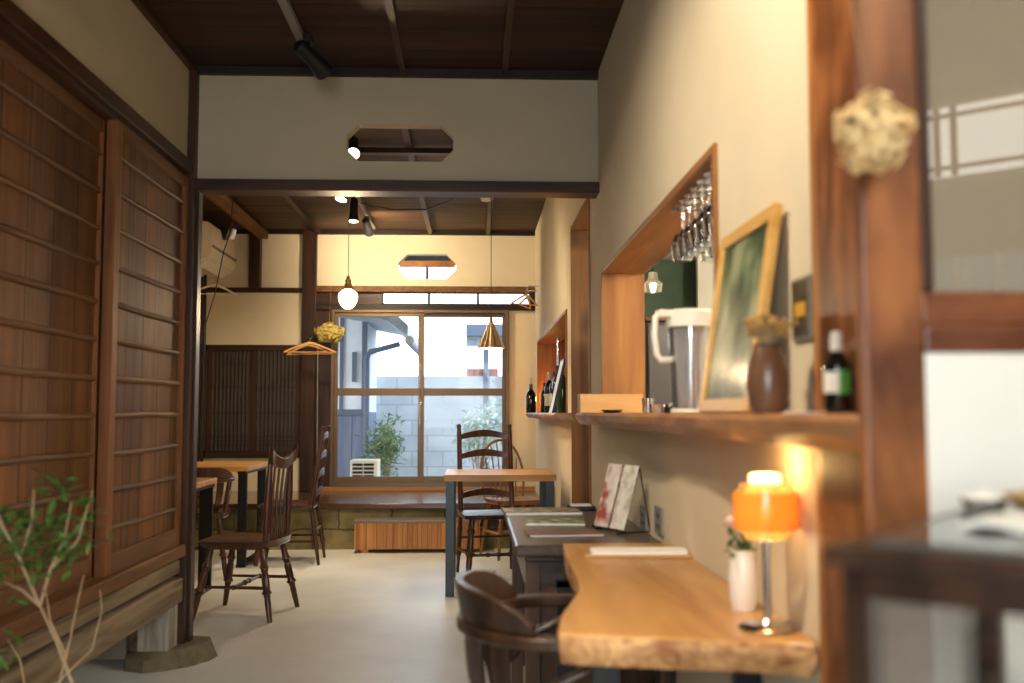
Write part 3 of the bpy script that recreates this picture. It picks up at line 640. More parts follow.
# boards lining the wall end beside the post
ya, yb_ = atX(812, 300, XR-.014).y, atX(831, 300, XR-.014).y
struct(MB().box((XR-.014, yb_, 0), (XR, ya, ZN)), 'trim_45', 'post_board', 'pale board on the end of the cream wall', bevel=.003)
struct(MB().box((.546, YC+.026, 0), (.556, yb_-.002, ZN)), 'trim_46', 'old_post', 'reddish board between pale board and knotty post', bevel=.003)
# added slanted wall with glowing bands imitating a reflection in the hazy glass
ang = R(-41)
kw = thing('reflection_band', 'glowing white band with brown muntins imitating a window reflection in the hazy glass', 'window', (.86, 1.92, at(930, 183, 1.92).z), ang); kw['kind'] = 'structure'
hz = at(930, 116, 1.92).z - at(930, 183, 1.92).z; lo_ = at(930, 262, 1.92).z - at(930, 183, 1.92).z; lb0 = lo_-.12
pm = plain('glowing_reflection', lin(232, 236, 244), .9, emit=(.86, .92, 1, 1), es=1.0)
MB().box((-.05, -.006, 0), (.8, 0, hz)).build('paper', pm, kw)  # glowing panel stands in for the upper part of the reflection
mb = MB()
for x in (.061, .092, .40, .43): mb.box((x-.006, -.012, 0), (x+.006, -.007, hz))
for z in (.016, hz-.018): mb.box((-.05, -.012, z-.004), (.8, -.007, z+.004))
MB().box((-.05, -.006, lb0), (.8, 0, lo_)).build('lower_reflection', plain('dim_reflection', lin(150, 158, 162), .9, emit=(.8, .9, 1, 1), es=.12), kw)  # dimmer glowing panel for the lower part of the reflection
m3 = MB()
for x in (.02, .09, .16, .23, .30): m3.box((x-.003, -.010, lb0), (x+.003, -.006, lo_))
m3.build('reflection_muntin', 'paper', kw)
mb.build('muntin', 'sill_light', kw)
mb = MB(); z0 = kw.location.z
mb.box((-.12, .002, -z0), (1.1, .03, 2.03-z0))
k2 = mb.build('reflection_backing', 'plaster_dim'); k2.location = kw.location; k2.rotation_euler = (0, 0, ang); k2['kind'] = 'structure'  # made-up wall that only carries the imitated reflection
# room around and behind the camera
struct(MB().box((2.6, -2.1, 0), (2.65, YC, ZN)), 'wall_entry_right', 'plaster', 'side wall of the entrance area')
struct(MB().box((-1.5, -2.1, 2.2), (2.65, -2.05, ZN)).box((.5, -2.1, 0), (2.65, -2.05, 2.2)).box((-1.5, -2.1, 0), (-1.2, -2.05, 2.2)), 'wall_entry', 'plaster', 'entrance wall behind the camera')
ed = thing('door_4', 'unseen glazed door added behind the camera to go with the area lamp', 'door', (-.35, -2.05, 0)); ed['kind'] = 'structure'
mb = MB()
for x in (-.85, -.03, .79): mb.box((x, -.03, 0), (x+.06, .01, 2.2))
for z in (0, 1.0, 2.12): mb.box((-.79, -.03, z), (.79, .01, z+.08))
mb.build('door_frame', 'door_frame', ed); MB().box((-.8, -.02, .05), (.8, -.015, 2.15)).build('pane', 'frosted', ed)

# ------------------------------------------------------------------ garden
struct(MB().box((-8, YB+.11, -.1), (8, 20, .22)), 'floor_garden', 'ground', 'garden ground outside the window')
bw = at(420, 376, 13).z
tag(MB().box((-3.5, 13, .22), (4.5, 13.15, bw)).build('block_wall', 'blocks'), 'pale concrete block wall across the garden', 'wall')
struct(MB().prism([(YB+.12, 2.66), (10.3, 2.63), (10.3, 2.70), (YB+.12, 3.0)], -3, 3, 'X'), 'trim_50', 'eave_black', 'dark eave boards outside above the garden window')
nh = thing('neighbour_house', 'neighbouring house with white wall, grey boards and tiled eave left outside the window', 'house', (at(352, 400, 11.4).x, 11.4, .22))
nx = nh.location.x; xl = at(338, 400, 11.4).x - 1.5 - nx; xr = at(366, 400, 11.4).x - nx
zc = at(350, 412, 11.4).z-.22; zt = at(350, 318, 11.4).z-.22
MB().box((xl, 0, 0), (xr, 1.2, zc)).build('lower_wall', 'ext_blue', nh)
MB().box((xl, 0, zc), (xr, 1.2, zt+1.2)).build('upper_wall', 'ext_wall', nh)
mb = MB().box((xl, -.02, zc-.03), (xr+.01, 0, zc+.03)).box((xr-.05, -.025, 0), (xr+.01, 0, zt+1.2)).box((xr-.30, -.025, zc), (xr-.26, 0, zt+1.2))
mb.build('trim_board', 'ext_dark', nh)
za = at(350, 352, 11.4).z-.22; zb_ = at(350, 382, 11.4).z-.22
MB().box((xr-.16, -.03, zb_), (xr-.11, 0, za)).build('slit_window', 'ext_dark', nh)
e0 = at(372, 318, 11.2)-nh.location; e1 = at(405, 352, 11.2)-nh.location
e2 = at(412, 318, 11.2)-nh.location; ez = at(395, 300, 11.2).z-.22
MB().prism([(xl, ez+.5), (e2.x-.5, ez+.1), (e2.x, at(400,330,11.2).z-.22), (e2.x, at(400,341,11.2).z-.22), (e2.x-.22, at(400,326,11.2).z-.22), (xl, ez+.1)], -.9, 1.2, 'Y').build('roof', 'ext_roof', nh)
ga = at(410, 341, 10.5)-nh.location
MB().tube([ga+Vector((0,-.1,0)), ga+Vector((0,2.1,0))], .05, 10).build('gutter', 'ext_roof', nh, smooth=True)
pa = at(400, 344, 11.2)-nh.location; pb = at(370, 352, 11.2)-nh.location; pc = at(367, 358, 11.2)-nh.location; pd = Vector((pc.x, pc.y, 0))
MB().tube([pa, pb, pc, pd], .032, 10).build('downpipe', 'ext_dark', nh, smooth=True)
# outdoor unit
u0 = at(350, 478, 10.4); u1 = at(378, 460, 10.4)
ou = thing('outdoor_unit', 'white outdoor air conditioner unit with dark grille seen through the window', 'air conditioner', (u0.x, 10.4, .22))
w = u1.x-u0.x; h = u1.z-.22
MB().box((0, 0, .06), (w, .28, h)).build('casing', 'white_plastic', ou, bevel=.01)
for a_ in (.01, w-.06): MB().box((a_, .02, 0), (a_+.05, .26, .06)).build('foot', 'grey_plastic', ou)
mb = MB()
for r_ in range(5):
    for c_ in range(2): mb.box((.025+c_*.115, -.006, h-.06-r_*.04), (.130+c_*.115, .004, h-.035-r_*.04))
mb.build('grille', 'black_metal', ou)
# shrubs
def shrub(name, label, base, cx, cz, rx, rz_, n, mat, seed, lw_=.035):
    rnd = random.Random(seed); t = thing(name, label, 'shrub', base)
    st = MB(); fo = MB(); tips = []
    for k in range(9):
        a = rnd.uniform(0, 2*PI); tip = Vector((cx+math.cos(a)*rx*rnd.uniform(.3,.9), math.sin(a)*rx*.6, cz+rz_*rnd.uniform(-.5,.9)))
        st.tube([(rnd.uniform(-.03,.03), 0, 0), (tip.x*.4, tip.y*.4, tip.z*.5), tip], [.012, .009, .004], 6); tips.append(tip)
    for k in range(n):
        tp = rnd.choice(tips); p = tp*rnd.uniform(.65, 1.05) + Vector((rnd.gauss(0, rx*.25), rnd.gauss(0, rx*.2), rnd.gauss(0, rz_*.22)))
        d = Vector((rnd.gauss(0,1), rnd.gauss(0,1), rnd.gauss(0,.7))); fo.leaf(p, d, lw_*.55, lw_*2.0, (rnd.random(), rnd.random(), 1))
    st.build('stem', 'stem', t, smooth=True); fo.build('foliage', mat, t)
    return t
g = at(388, 450, 11.0); b_ = (g.x, 11.0, .22)
shrub('garden_shrub', 'dense green shrub beside the outdoor unit in the garden', b_, 0, g.z-.22, .26, .33, 650, 'leaf_garden', 3, .045)
g = at(478, 440, 11.6)
shrub('garden_shrub', 'pale leafy shrub behind the ladder back chair in the garden', (g.x, 11.6, .22), 0, g.z-.22, .36, .5, 650, 'leaf_pale', 4, .045)
pt = at(396, 476, 10.7)
tag(MB().lathe([(.10,0),(.12,.13),(.13,.14),(.12,.14),(.10,.12)], (pt.x, 10.7, .22), 20).build('plant_pot', plain('blue_glazed_pot', lin(86, 110, 140), .3), smooth=True), 'blue grey plant pot standing before the green shrub in the garden', 'pot')
# shed frame right
sh = thing('carport', 'grey carport roof and posts outside at the upper right of the window', 'carport', (at(486, 400, 12).x, 12, .22))
a = at(466, 324, 12)-sh.location; b_ = at(512, 336, 12)-sh.location
MB().box((a.x, 0, b_.z), (b_.x+.6, 1.0, a.z)).build('roof', 'ext_dark', sh)
MB().box((-.035, .1, 0), (.035, .17, b_.z)).build('post', 'ext_dark', sh)
MB().box((b_.x+.3, .1, 0), (b_.x+.37, .17, b_.z)).build('post', 'ext_dark', sh)
c = at(468, 345, 12)-sh.location
MB().box((-.24, .1, b_.z-.12), (b_.x+.3, .14, b_.z)).build('beam', 'ext_roof', sh)
t0 = at(467, 376, 13.05)
mb = MB()
for k in range(4): mb.lathe([(.06,0),(.06,.10),(.045,.10)], (t0.x+.05+k*.10, 13.07, bw), 8)
tag(mb.build('clay_tiles', 'red_tile'), 'row of red clay tiles standing on the block wall', 'tiles')

# ------------------------------------------------------------------ chairs
def turned(mb, a, b, r, beads=((.28,1.35),(.34,.8),(.62,1.5),(.68,.85)), n=10, taper=.62):
    """a turned leg or stretcher from a to b"""
    a, b = Vector(a), Vector(b); ts = sorted({0, 1, .12, .5, .86} | {x for t, _ in beads for x in (t-.045, t, t+.045)})
    pts = []; rr = []
    for t in ts:
        base = r*(1-(1-taper)*max(0, (t-.5)/.5)) if t > .5 else r*(.8+.4*t)
        k = 1.
        for bt, bs in beads:
            if abs(t-bt) < .01: k = bs
        pts.append(a+(b-a)*t); rr.append(base*k)
    mb.tube(pts, rr, n)
def saddle_seat(w, d, t, z, mb=None, nx=10, ny=10, round_=.35, dish=.012):
    """solid seat; front is -Y"""
    mb = mb or MB(); top = []; 
    for j in range(ny+1):
        row = []
        for i in range(nx+1):
            u = -1+2*i/nx; v_ = -1+2*j/ny
            x = u*math.sqrt(1-round_*v_*v_*.55)*w/2*(1.0-.06*v_); y = v_*math.sqrt(1-round_*u*u*.6)*d/2
            dz = -dish*max(0, 1-u*u*1.1)*max(0, 1-v_*v_*.9)*2*(.6+.4*abs(math.sin(u*PI))) if dish else 0
            row.append((x, y, z+dz))
        top.append(row)
    vs = [p for r_ in top for p in r_]; n = len(vs); bot = [(x*.95, y*.95, z-t) for x, y, _ in vs]
    f = []
    for j in range(ny):
        for i in range(nx):
            a = j*(nx+1)+i; f.append((a, a+1, a+nx+2, a+nx+1)); f.append((n+a, n+a+nx+1, n+a+nx+2, n+a+1))
    def side(a, b): f.append((a, n+a, n+b, b))
    for i in range(nx): side(i+1, i); side(ny*(nx+1)+i, ny*(nx+1)+i+1)
    for j in range(ny): side(j*(nx+1), (j+1)*(nx+1)); side((j+1)*(nx+1)+nx, j*(nx+1)+nx)
    return mb.add(vs+bot, f)
def chair_base(t, mat, sw, sd, sz, splay=.05, r=.017):
    L = {}
    for nme, sx, sy in (('fl',-1,-1),('fr',1,-1),('bl',-1,1),('br',1,1)):
        a = Vector((sx*(sw/2-.07), sy*(sd/2-.07), sz-.03)); b = Vector((sx*(sw/2-.07+splay), sy*(sd/2-.07+splay*1.1), 0)); L[nme] = (a, b)
        mb = MB(); turned(mb, a, b, r); mb.build('leg', mat, t, smooth=True)
    P = lambda k, s: L[k][0]+(L[k][1]-L[k][0])*s
    for s in ('l', 'r'):
        mb = MB(); turned(mb, P('f'+s, .55), P('b'+s, .55), .009, ((.5, 1.6),), taper=1); mb.build('stretcher', mat, t, smooth=True)
    mb = MB(); turned(mb, (P('fl', .55)+P('bl', .55))/2, (P('fr', .55)+P('br', .55))/2, .010, ((.42, 1.6), (.5, 1.2), (.58, 1.6)), taper=1); mb.build('stretcher', mat, t, smooth=True)
def comb_chair(loc, rz, label, mat='chair', sz=.415, ht=.895):
    """windsor with thick posts, spindles and an eared crest; front is -Y"""
    t = thing('windsor_chair', label, 'chair', loc, rz); sw, sd = .44, .42
    saddle_seat(sw, sd, .032, sz).build('seat', mat, t, smooth=True, bevel=.006)
    chair_base(t, mat, sw, sd, sz, .068, .021)
    lean = .018; y0 = sd/2-.045
    for s in (-1, 1):
        MB().tube([(s*.170, y0, sz-.01), (s*.168, y0+lean*.5, (sz+ht)/2), (s*.160, y0+lean, ht-.04)], [.014, .020, .013], 10).build('back_post', mat, t, smooth=True)
    for k in range(4):
        u = (k-1.5)/1.5; x0, x1 = u*.088, u*.108
        MB().tube([(x0, y0+.003, sz-.01), ((x0+x1)/2, y0+lean*.48, (sz+ht)/2), (x1, y0+lean+.008, ht-.05)], [.007, .008, .006], 8).build('spindle', mat, t, smooth=True)
    rows = []
    for k in range(17):
        u = -1+k/8; x = u*.198; au = abs(u)
        top = ht-.045 + .060*au**2.0 + (.014 if au > .9 else 0); bot = ht-.105 + .040*au**1.6 + (.02 if au > .92 else 0)
        yy = y0+lean+.012 - .028*au**2 + .03*(au**4); th = .013
        rows.append([(x, yy-th, bot), (x, yy+th, bot), (x, yy+th+.006, top), (x, yy-th+.006, top)])
    MB().strip(rows).build('crest_rail', mat, t, smooth=True, bevel=.004)
    return t
def ladder_chair(loc, rz, label, mat='chair', slats=4, ht=1.0, sz=.43, w=.40):
    t = thing('ladder_back_chair', label, 'chair', loc, rz); sd = .40
    saddle_seat(w+.05, sd, .026, sz, round_=.12, dish=.006).build('seat', mat, t, smooth=True, bevel=.005)
    y0 = sd/2-.02; hw = w/2-.018
    for s in (-1, 1):
        mb = MB(); turned(mb, (s*hw, y0, sz), (s*(hw+.01), y0+.06, 0), .017, ((.3,1.3),(.7,1.35))); mb.build('leg', mat, t, smooth=True)
        mb = MB(); turned(mb, (s*(hw-.01), -sd/2+.05, sz-.02), (s*(hw+.03), -sd/2-.005, 0), .024, ((.22,1.4),(.3,.8),(.55,1.45),(.64,.85))); mb.build('leg', mat, t, smooth=True)
        pts = [(s*hw, y0, sz-.01), (s*hw, y0+.03, sz+.2), (s*hw, y0+.075, ht-.05), (s*hw, y0+.078, ht-.035), (s*hw, y0+.080, ht-.02), (s*hw, y0+.082, ht-.005), (s*hw, y0+.083, ht)]
        MB().tube(pts, [.017, .018, .016, .012, .018, .015, .006], 10).build('back_post', mat, t, smooth=True)
        MB().tube([(s*(hw+.012), y0+.03, .17), (s*(hw+.012), -sd/2+.02, .17)], .009, 8).build('stretcher', mat, t, smooth=True)
    mb = MB(); turned(mb, (-hw, -sd/2+.02, .17), (hw, -sd/2+.02, .17), .011, ((.3,1.6),(.5,1.8),(.7,1.6)), taper=1); mb.build('stretcher', mat, t, smooth=True)
    MB().tube([(-hw, y0+.03, .24), (hw, y0+.03, .24)], .009, 8).build('stretcher', mat, t, smooth=True)
    for k in range(slats):
        zc = ht-.085-.135*k; yy = y0+.02+.055*((zc-sz)/(ht-sz)); rows = []
        for i in range(13):
            u = -1+i/6; x = u*(hw-.004); c_ = (1-u*u); yb = yy+.022*c_
            top = zc+.010+.036*(1-abs(u)**1.6); bot = zc-.026+.022*c_
            rows.append([(x, yb-.006, bot), (x, yb+.006, bot), (x, yb+.006, top), (x, yb-.006, top)])
        MB().strip(rows).build('slat', mat, t, smooth=True, bevel=.002)
    return t
def bow_chair(loc, rz, label, mat='chair_light', ht=.88, sz=.44):
    t = thing('bow_back_chair', label, 'chair', loc, rz); sw, sd = .42, .41
    saddle_seat(sw, sd, .03, sz).build('seat', mat, t, smooth=True, bevel=.006); chair_base(t, mat, sw, sd, sz)
    y0 = sd/2-.03; pts = []; H = ht-sz; hw = .185
    for k in range(19):
        a = PI*k/18; x = -hw*math.cos(a); z = sz + H*math.sin(a)**.62 if 0 < k < 18 else sz-.01
        pts.append((x*(1.0 if 0 < k < 18 else .86), y0+.10*((z-sz)/H), z))
    MB().tube(pts, .011, 8).build('bow', mat, t, smooth=True)
    for k in range(6):
        u = (k-2.5)/3.0; x = u*hw*.86; z1 = sz+H*(1-u*u)**.31*.985
        MB().tube([(x*.72, y0, sz-.005), (x, y0+.10*((z1-sz)/H), z1-.004)], [.007, .0055], 8).build('spindle', mat, t, smooth=True)
    return t
def captain_chair(loc, rz, label, mat='chair_mid', ht=.74, sz=.43):
    """low round-backed armchair; front is -Y"""
    t = thing('captain_chair', label, 'chair', loc, rz); sw, sd = .46, .44
    saddle_seat(sw, sd, .035, sz).build('seat', mat, t, smooth=True, bevel=.006); chair_base(t, mat, sw, sd, sz, .05, .02)
    def arc(k, n=24): 
        a = PI*(k/n); return Vector((-.235*math.cos(a), .02+.205*math.sin(a), 0))
    # arm rail: flat bent bow
    rows = []; path = [Vector((-.225, -.20, 0)), Vector((-.235, -.10, 0))] + [arc(k) for k in range(25)] + [Vector((.235, -.10, 0)), Vector((.225, -.20, 0))]
    zr = ht-.055
    for i, p in enumerate(path):
        d = (path[min(i+1, len(path)-1)]-path[max(i-1, 0)]).normalized(); nrm = Vector((d.y, -d.x, 0)); w_ = .024
        rows.append([p-nrm*w_+Vector((0,0,zr-.014)), p+nrm*w_+Vector((0,0,zr-.014)), p+nrm*w_+Vector((0,0,zr+.012)), p-nrm*w_+Vector((0,0,zr+.012))])
    MB().strip(rows).build('arm_rail', mat, t, smooth=True, bevel=.006)
    rows = []
    for k in range(3, 22):
        p = arc(k); q = arc(k+1); o_ = arc(k-1); d = (q-o_).normalized(); nrm = Vector((d.y, -d.x, 0)); u = (k-12)/9.5
        hgt = .072*(1-abs(u)**4.5)+.006; lean = nrm*(-.018)
        c_ = 1 if True else 0
        rows.append([p-nrm*.014+Vector((0,0,zr+.012)), p+nrm*.014+Vector((0,0,zr+.012)), p+nrm*.012-lean*-1+Vector((0,0,zr+.012+hgt)), p-nrm*.012-lean*-1+Vector((0,0,zr+.012+hgt))])
    MB().strip(rows).build('crest_rail', mat, t, smooth=True, bevel=.004)
    for k in (6, 9, 12, 15, 18):
        p = arc(k); d = (arc(k+1)-arc(k-1)).normalized(); b = Vector((p.x*.80, p.y*.83, sz-.005)); tp = Vector((p.x, p.y, zr-.01)); n_ = Vector((d.y, -d.x, 0)); rows = []
        for q in range(5):
            u = q/4; c_ = b+(tp-b)*u+n_*(-.012*math.sin(PI*u)); w_ = .020+.008*u
            rows.append([c_-d*w_-n_*.006, c_+d*w_-n_*.006, c_+d*w_+n_*.006, c_-d*w_+n_*.006])
        MB().strip(rows).build('back_slat', mat, t, smooth=True, bevel=.002)
    for s in (-1, 1):
        MB().tube([(s*.195, .14, sz-.012), (s*.212, .13, sz+.06), (s*.226, .07, sz+.125), (s*.232, -.02, sz+.165), (s*.232, -.11, sz+.19), (s*.230, -.17, zr-.012)], [.012, .012, .012, .012, .011, .010], 10).build('arm_hoop', mat, t, smooth=True)
        MB().tube([(s*.19, -.15, sz-.01), (s*.222, -.165, zr-.012)], [.011, .010], 8).build('arm_support', mat, t, smooth=True)
    return t
# windsor chair facing left beside the left tables
comb_chair((-1.243, 5.60, 0), R(-90-9), 'dark windsor chair with eared crest rail standing open on the floor at the left')
ladder_chair((-1.365, 7.52, 0), R(-90+2), 'dark ladder back chair seen from the side before the brown post', ht=1.0, sz=.43)
ladder_chair((.128, 6.79, 0), R(12), 'dark ladder back chair behind the table beneath the cone pendant', ht=1.02, w=.40, slats=4, mat='chair')
bow_chair((.30, 7.74, 0), R(20), 'lighter bow back chair half hidden behind the ladder back chair at the window')
captain_chair((-1.90, 6.93, 0), R(180+14), 'low round backed wooden armchair between the two left tables', 'chair', ht=.70)
captain_chair((.212, 2.24, 0), R(90+3), 'low round backed armchair tucked under the live edge table, in the foreground', 'chair_dull', ht=.698)

# ------------------------------------------------------------------ tables
def steel_table(loc, label, w, d, z=.72, th=.035, leg=.05, mat='table_oak', lm='black_metal', inset=.03, loop=True):
    t = thing('table', label, 'table', loc)
    MB().box((-w/2, -d/2, z-th), (w/2, d/2, z)).build('tabletop', mat, t, bevel=.004)
    for s in (-1, 1):
        x = s*(w/2-inset-leg/2)
        if loop:
            mb = MB()
            for sy in (-1, 1): yy = sy*(d/2-inset-leg/2); mb.box((x-leg/2, yy-.012, 0), (x+leg/2, yy+.012, z-th))
            mb.box((x-leg/2, -d/2+inset, 0), (x+leg/2, d/2-inset, .02)); mb.box((x-leg/2, -d/2+inset, z-th-.02), (x+leg/2, d/2-inset, z-th))
            mb.build('leg_frame', lm, t, bevel=.002)
        else:
            for sy in (-1, 1):
                yy = sy*(d/2-inset-leg/2); MB().box((x-leg/2, yy-leg/2, 0), (x+leg/2, yy+leg/2, z-th)).build('leg', lm, t, bevel=.002)
    return t
steel_table((-1.97, 7.60, 0), 'orange wood table on black steel legs, farther of the two at the left', .72, .74, z=.715, leg=.065, inset=.015)
steel_table((-2.00, 6.10, 0), 'wood table on black steel legs, nearer one cut by the corner post', .76, .62, z=.69, leg=.08, inset=.012)
tc_ = at(500, 475, 5.9)
steel_table((.160, 6.36, 0), 'small orange wood table on dark steel legs beneath the cone pendant', .68, .62, z=.725, th=.040, leg=.052, lm='steel_green', loop=False, inset=.012)
# cedar bench box
bx0, bx1 = at(354, 530, 7.92).x, at(480, 530, 7.92).x
bt = thing('bench', 'long low cedar box step with grey top against the stone base', 'bench', ((bx0+bx1)/2, 7.93, 0)); hw = (bx1-bx0)/2
MB().box((-hw+.01, .012, .03), (hw-.01, .19, .235)).build('front_boards', 'bench', bt)
mb = MB(); n = 13
for k in range(n): a = -hw+2*hw*k/n; mb.box((a+.0015, 0, .03), (a+2*hw/n-.0015, .014, .235))
mb.build('slats', 'bench', bt, bevel=.001)
MB().box((-hw-.008, -.006, .235), (hw+.008, .195, .258)).build('top_board', 'bench_top', bt, bevel=.003)
for s in (-1, 1): MB().box((s*(hw-.08)-.03, .02, 0), (s*(hw-.08)+.03, .18, .03)).build('foot', 'bench', bt)
# live-edge slab table
ZL = .715
lt = thing('live_edge_table', 'honey coloured live edge slab table along the right wall in the foreground', 'table', (.36, 2.2, 0))
outl = [(563,543),(566,556),(572,568),(578,580),(579,590),(572,600),(563,612),(559,622),(559,632)]
L = [atZ(x, y, ZL) for x, y in outl]
front = [atZ(x, y, ZL) for x, y in ((575,634),(620,636),(680,638),(740,640),(790,642),(815,645))]
pl = [(p.x, p.y) for p in L] + [(p.x, p.y) for p in front] + [(XR-.004, front[-1].y+.02), (XR-.004, L[0].y+.0), ((XR+L[0].x)/2, L[0].y+.004)]
pl = [(x-.36, y-2.2) for x, y in pl]; n = len(pl)
cx = sum(p[0] for p in pl)/n; cy = sum(p[1] for p in pl)/n
def ring(s, z, j=0.): 
    out = []
    for i, (x, y) in enumerate(pl):
        wall = x > XR-.36-.01; k = s if not wall else 1
        out.append((cx+(x-cx)*k + (0 if wall else random.uniform(-j, j)), cy+(y-cy)*s + random.uniform(-j, j)*.6, z))
    return out
rings = [ring(.985, ZL), ring(1.0, ZL-.004), ring(1.015, ZL-.018, .003), ring(1.005, ZL-.038, .003), ring(.97, ZL-.056)]
MB().add(rings[0]+rings[1], [tuple(range(n-1,-1,-1))][0:0] + [(i, (i+1)%n, n+(i+1)%n, n+i)[::-1] for i in range(n)] + [tuple(range(n))]).add(rings[4], [tuple(range(n-1,-1,-1))]).build('tabletop', 'slab', lt)
mb = MB(); vv = rings[1]+rings[2]+rings[3]+rings[4]; mb.add(vv, [(k*n+i, k*n+(i+1)%n, (k+1)*n+(i+1)%n, (k+1)*n+i)[::-1] for k in range(3) for i in range(n)])
mb.build('bark_edge', 'slab_edge', lt, smooth=True, label='wavy natural edge of the slab')
for y in (-.36, .42):
    mb = MB()
    for x in (-.12, .14): mb.box((x-.025, y-.012, 0), (x+.025, y+.012, ZL-.05))
    mb.box((-.145, y-.012, 0), (.165, y+.012, .02)).box((-.145, y-.012, ZL-.07), (.165, y+.012, ZL-.05))
    mb.build('leg_frame', 'black_metal', lt, bevel=.002)
# black-brown desk
ZK = .705
f0 = atZ(503, 508, ZK); f1 = atZ(517, 548, ZK)
dk = thing('desk', 'dark brown panelled desk behind the live edge table', 'desk', (0, 0, 0))
xa = (f0.x+f1.x)/2; ya, yb2 = 2.995, f0.y; xb = XR-.004
dk.location = ((xa+xb)/2, (ya+yb2)/2, 0); hx, hy = (xb-xa)/2, (yb2-ya)/2
MB().box((-hx, -hy, ZK-.035), (hx, hy, ZK)).build('desktop', 'desk', dk, bevel=.008)
MB().box((-hx+.03, -hy+.03, ZK-.055), (hx-.01, hy-.03, ZK-.035)).build('moulding', 'desk', dk, bevel=.006)
for sx in (-1, 1):
    for sy in (-1, 1):
        MB().box((sx*(hx-.055)-.022, sy*(hy-.06)-.022, 0), (sx*(hx-.055)+.022, sy*(hy-.06)+.022, ZK-.055)).build('leg', 'desk_side', dk, bevel=.003)
for sy in (-1, 1):
    MB().box((-hx+.077, sy*(hy-.06)-.006, .12), (hx-.077, sy*(hy-.06)+.006, ZK-.055)).build('side_panel', 'desk_side', dk)
    MB().box((-hx+.077, sy*(hy-.06)-.014, .08), (hx-.077, sy*(hy-.06)+.014, .13)).build('rail', 'desk', dk)
    MB().box((-hx+.077, sy*(hy-.06)-.014, ZK-.12), (hx-.077, sy*(hy-.06)+.014, ZK-.055)).build('rail', 'desk', dk)
MB().box((-hx+.045, -hy+.082, ZK-.17), (-hx+.06, hy-.082, ZK-.055)).build('apron', 'desk', dk)
MB().box((hx-.06, -hy+.082, .12), (hx-.045, hy-.082, ZK-.055)).build('back_panel', 'desk_side', dk)
# glass sided display stand, near right
dsx, dsy = .275, .79; dang = R(-41)
ds = thing('display_stand', 'dark wooden display stand with glass sides in the lower right corner', 'stand', (dsx, dsy, 0), dang); ZQ = .995
W_, D_ = .62, .44
MB().box((0, 0, ZQ-.016), (W_, D_, ZQ)).build('top_board', 'chair_dull', ds, bevel=.006)
MB().box((.012, .012, ZQ-.040), (W_-.012, .026, ZQ-.016)).box((.012, .026, ZQ-.040), (.026, D_-.026, ZQ-.016)).box((W_-.026, .026, ZQ-.040), (W_-.012, D_-.026, ZQ-.016)).box((.012, D_-.026, ZQ-.040), (W_-.012, D_-.012, ZQ-.016)).build('apron', 'chair_dull', ds)
for x, y in ((.012,.012),(W_-.036,.012),(.012,D_-.036),(W_-.036,D_-.036)):
    MB().box((x, y, 0), (x+.024, y+.024, ZQ-.016)).build('leg', 'chair_dull', ds, bevel=.002)
for x in (.16, .19): MB().box((x, .10, .5), (x+.010, .112, ZQ-.04)).build('mullion', 'chair_dull', ds)
MB().box((.036, .016, .5), (W_-.036, .019, ZQ-.04)).build('pane', 'glass', ds)
MB().box((.016, .036, .5), (.019, D_-.036, ZQ-.04)).build('pane', 'glass', ds)
MB().box((.02, .02, .48), (W_-.02, D_-.02, .50)).build('shelf_board', 'chair_dull', ds)
MB().box((.03, .03, ZQ), (W_-.03, D_-.03, ZQ+.004)).build('glass_top', glassy('greenish_glass', (.80, .9, .84, 1), .5, .04, .25, (.7, .8, .72, 1)), ds)
def on_stand(x, y, z=ZQ+.004):
    c_, s_ = math.cos(dang), math.sin(dang); return (dsx+x*c_-y*s_, dsy+x*s_+y*c_, z)
bk = thing('woven_tray', 'shallow straw tray on the display stand', 'tray', on_stand(.17, .31), dang)
MB().lathe([(0,0),(.085,0),(.10,.018),(.104,.022),(.098,.022),(.083,.006),(0,.005)], n=24).build('tray', 'basket', bk, smooth=True)
mb = MB(); rows = []
for k in range(9):
    u = k/8; rows.append([(u*.13, -.045, .001+.006*math.sin(u*9)**2), (u*.13, .045, .001+.005*math.sin(u*7)**2), (u*.13, .045, .006+.006*math.sin(u*7)**2), (u*.13, -.045, .006+.006*math.sin(u*9)**2)])
mb.strip(rows); cl = mb.build('folded_cloth', 'cloth', smooth=True); cl.location = on_stand(.07, .18); cl.rotation_euler = (0, 0, dang)
tag(cl, 'white folded cloth on the display stand before the straw tray', 'cloth')
jr = thing('glass_dish', 'small glass dish with a pale lid at the back left of the display stand', 'dish', on_stand(.035, .36)); jr.scale = (.8, .8, .7)
MB().lathe([(.02,0),(.026,.003),(.030,.016),(.027,.016),(.023,.005)], n=18).build('bowl', 'glassware', jr, smooth=True)
MB().lathe([(0,.016),(.030,.016),(.028,.020),(.006,.023),(.006,.028),(0,.029)], n=18).build('lid', 'ceramic_white', jr, smooth=True)
wb = MB().box((0, 0, 0), (.13, .03, .30)).build('glass_reflection', 'paper', bevel=.002); wb.location = on_stand(.05, .20, .50); wb.rotation_euler = (0, 0, dang+R(14))  # white panel put in for a bright reflection in the stand's glass
tag(wb, 'white panel imitating a bright reflection in the display stand glass', 'box')

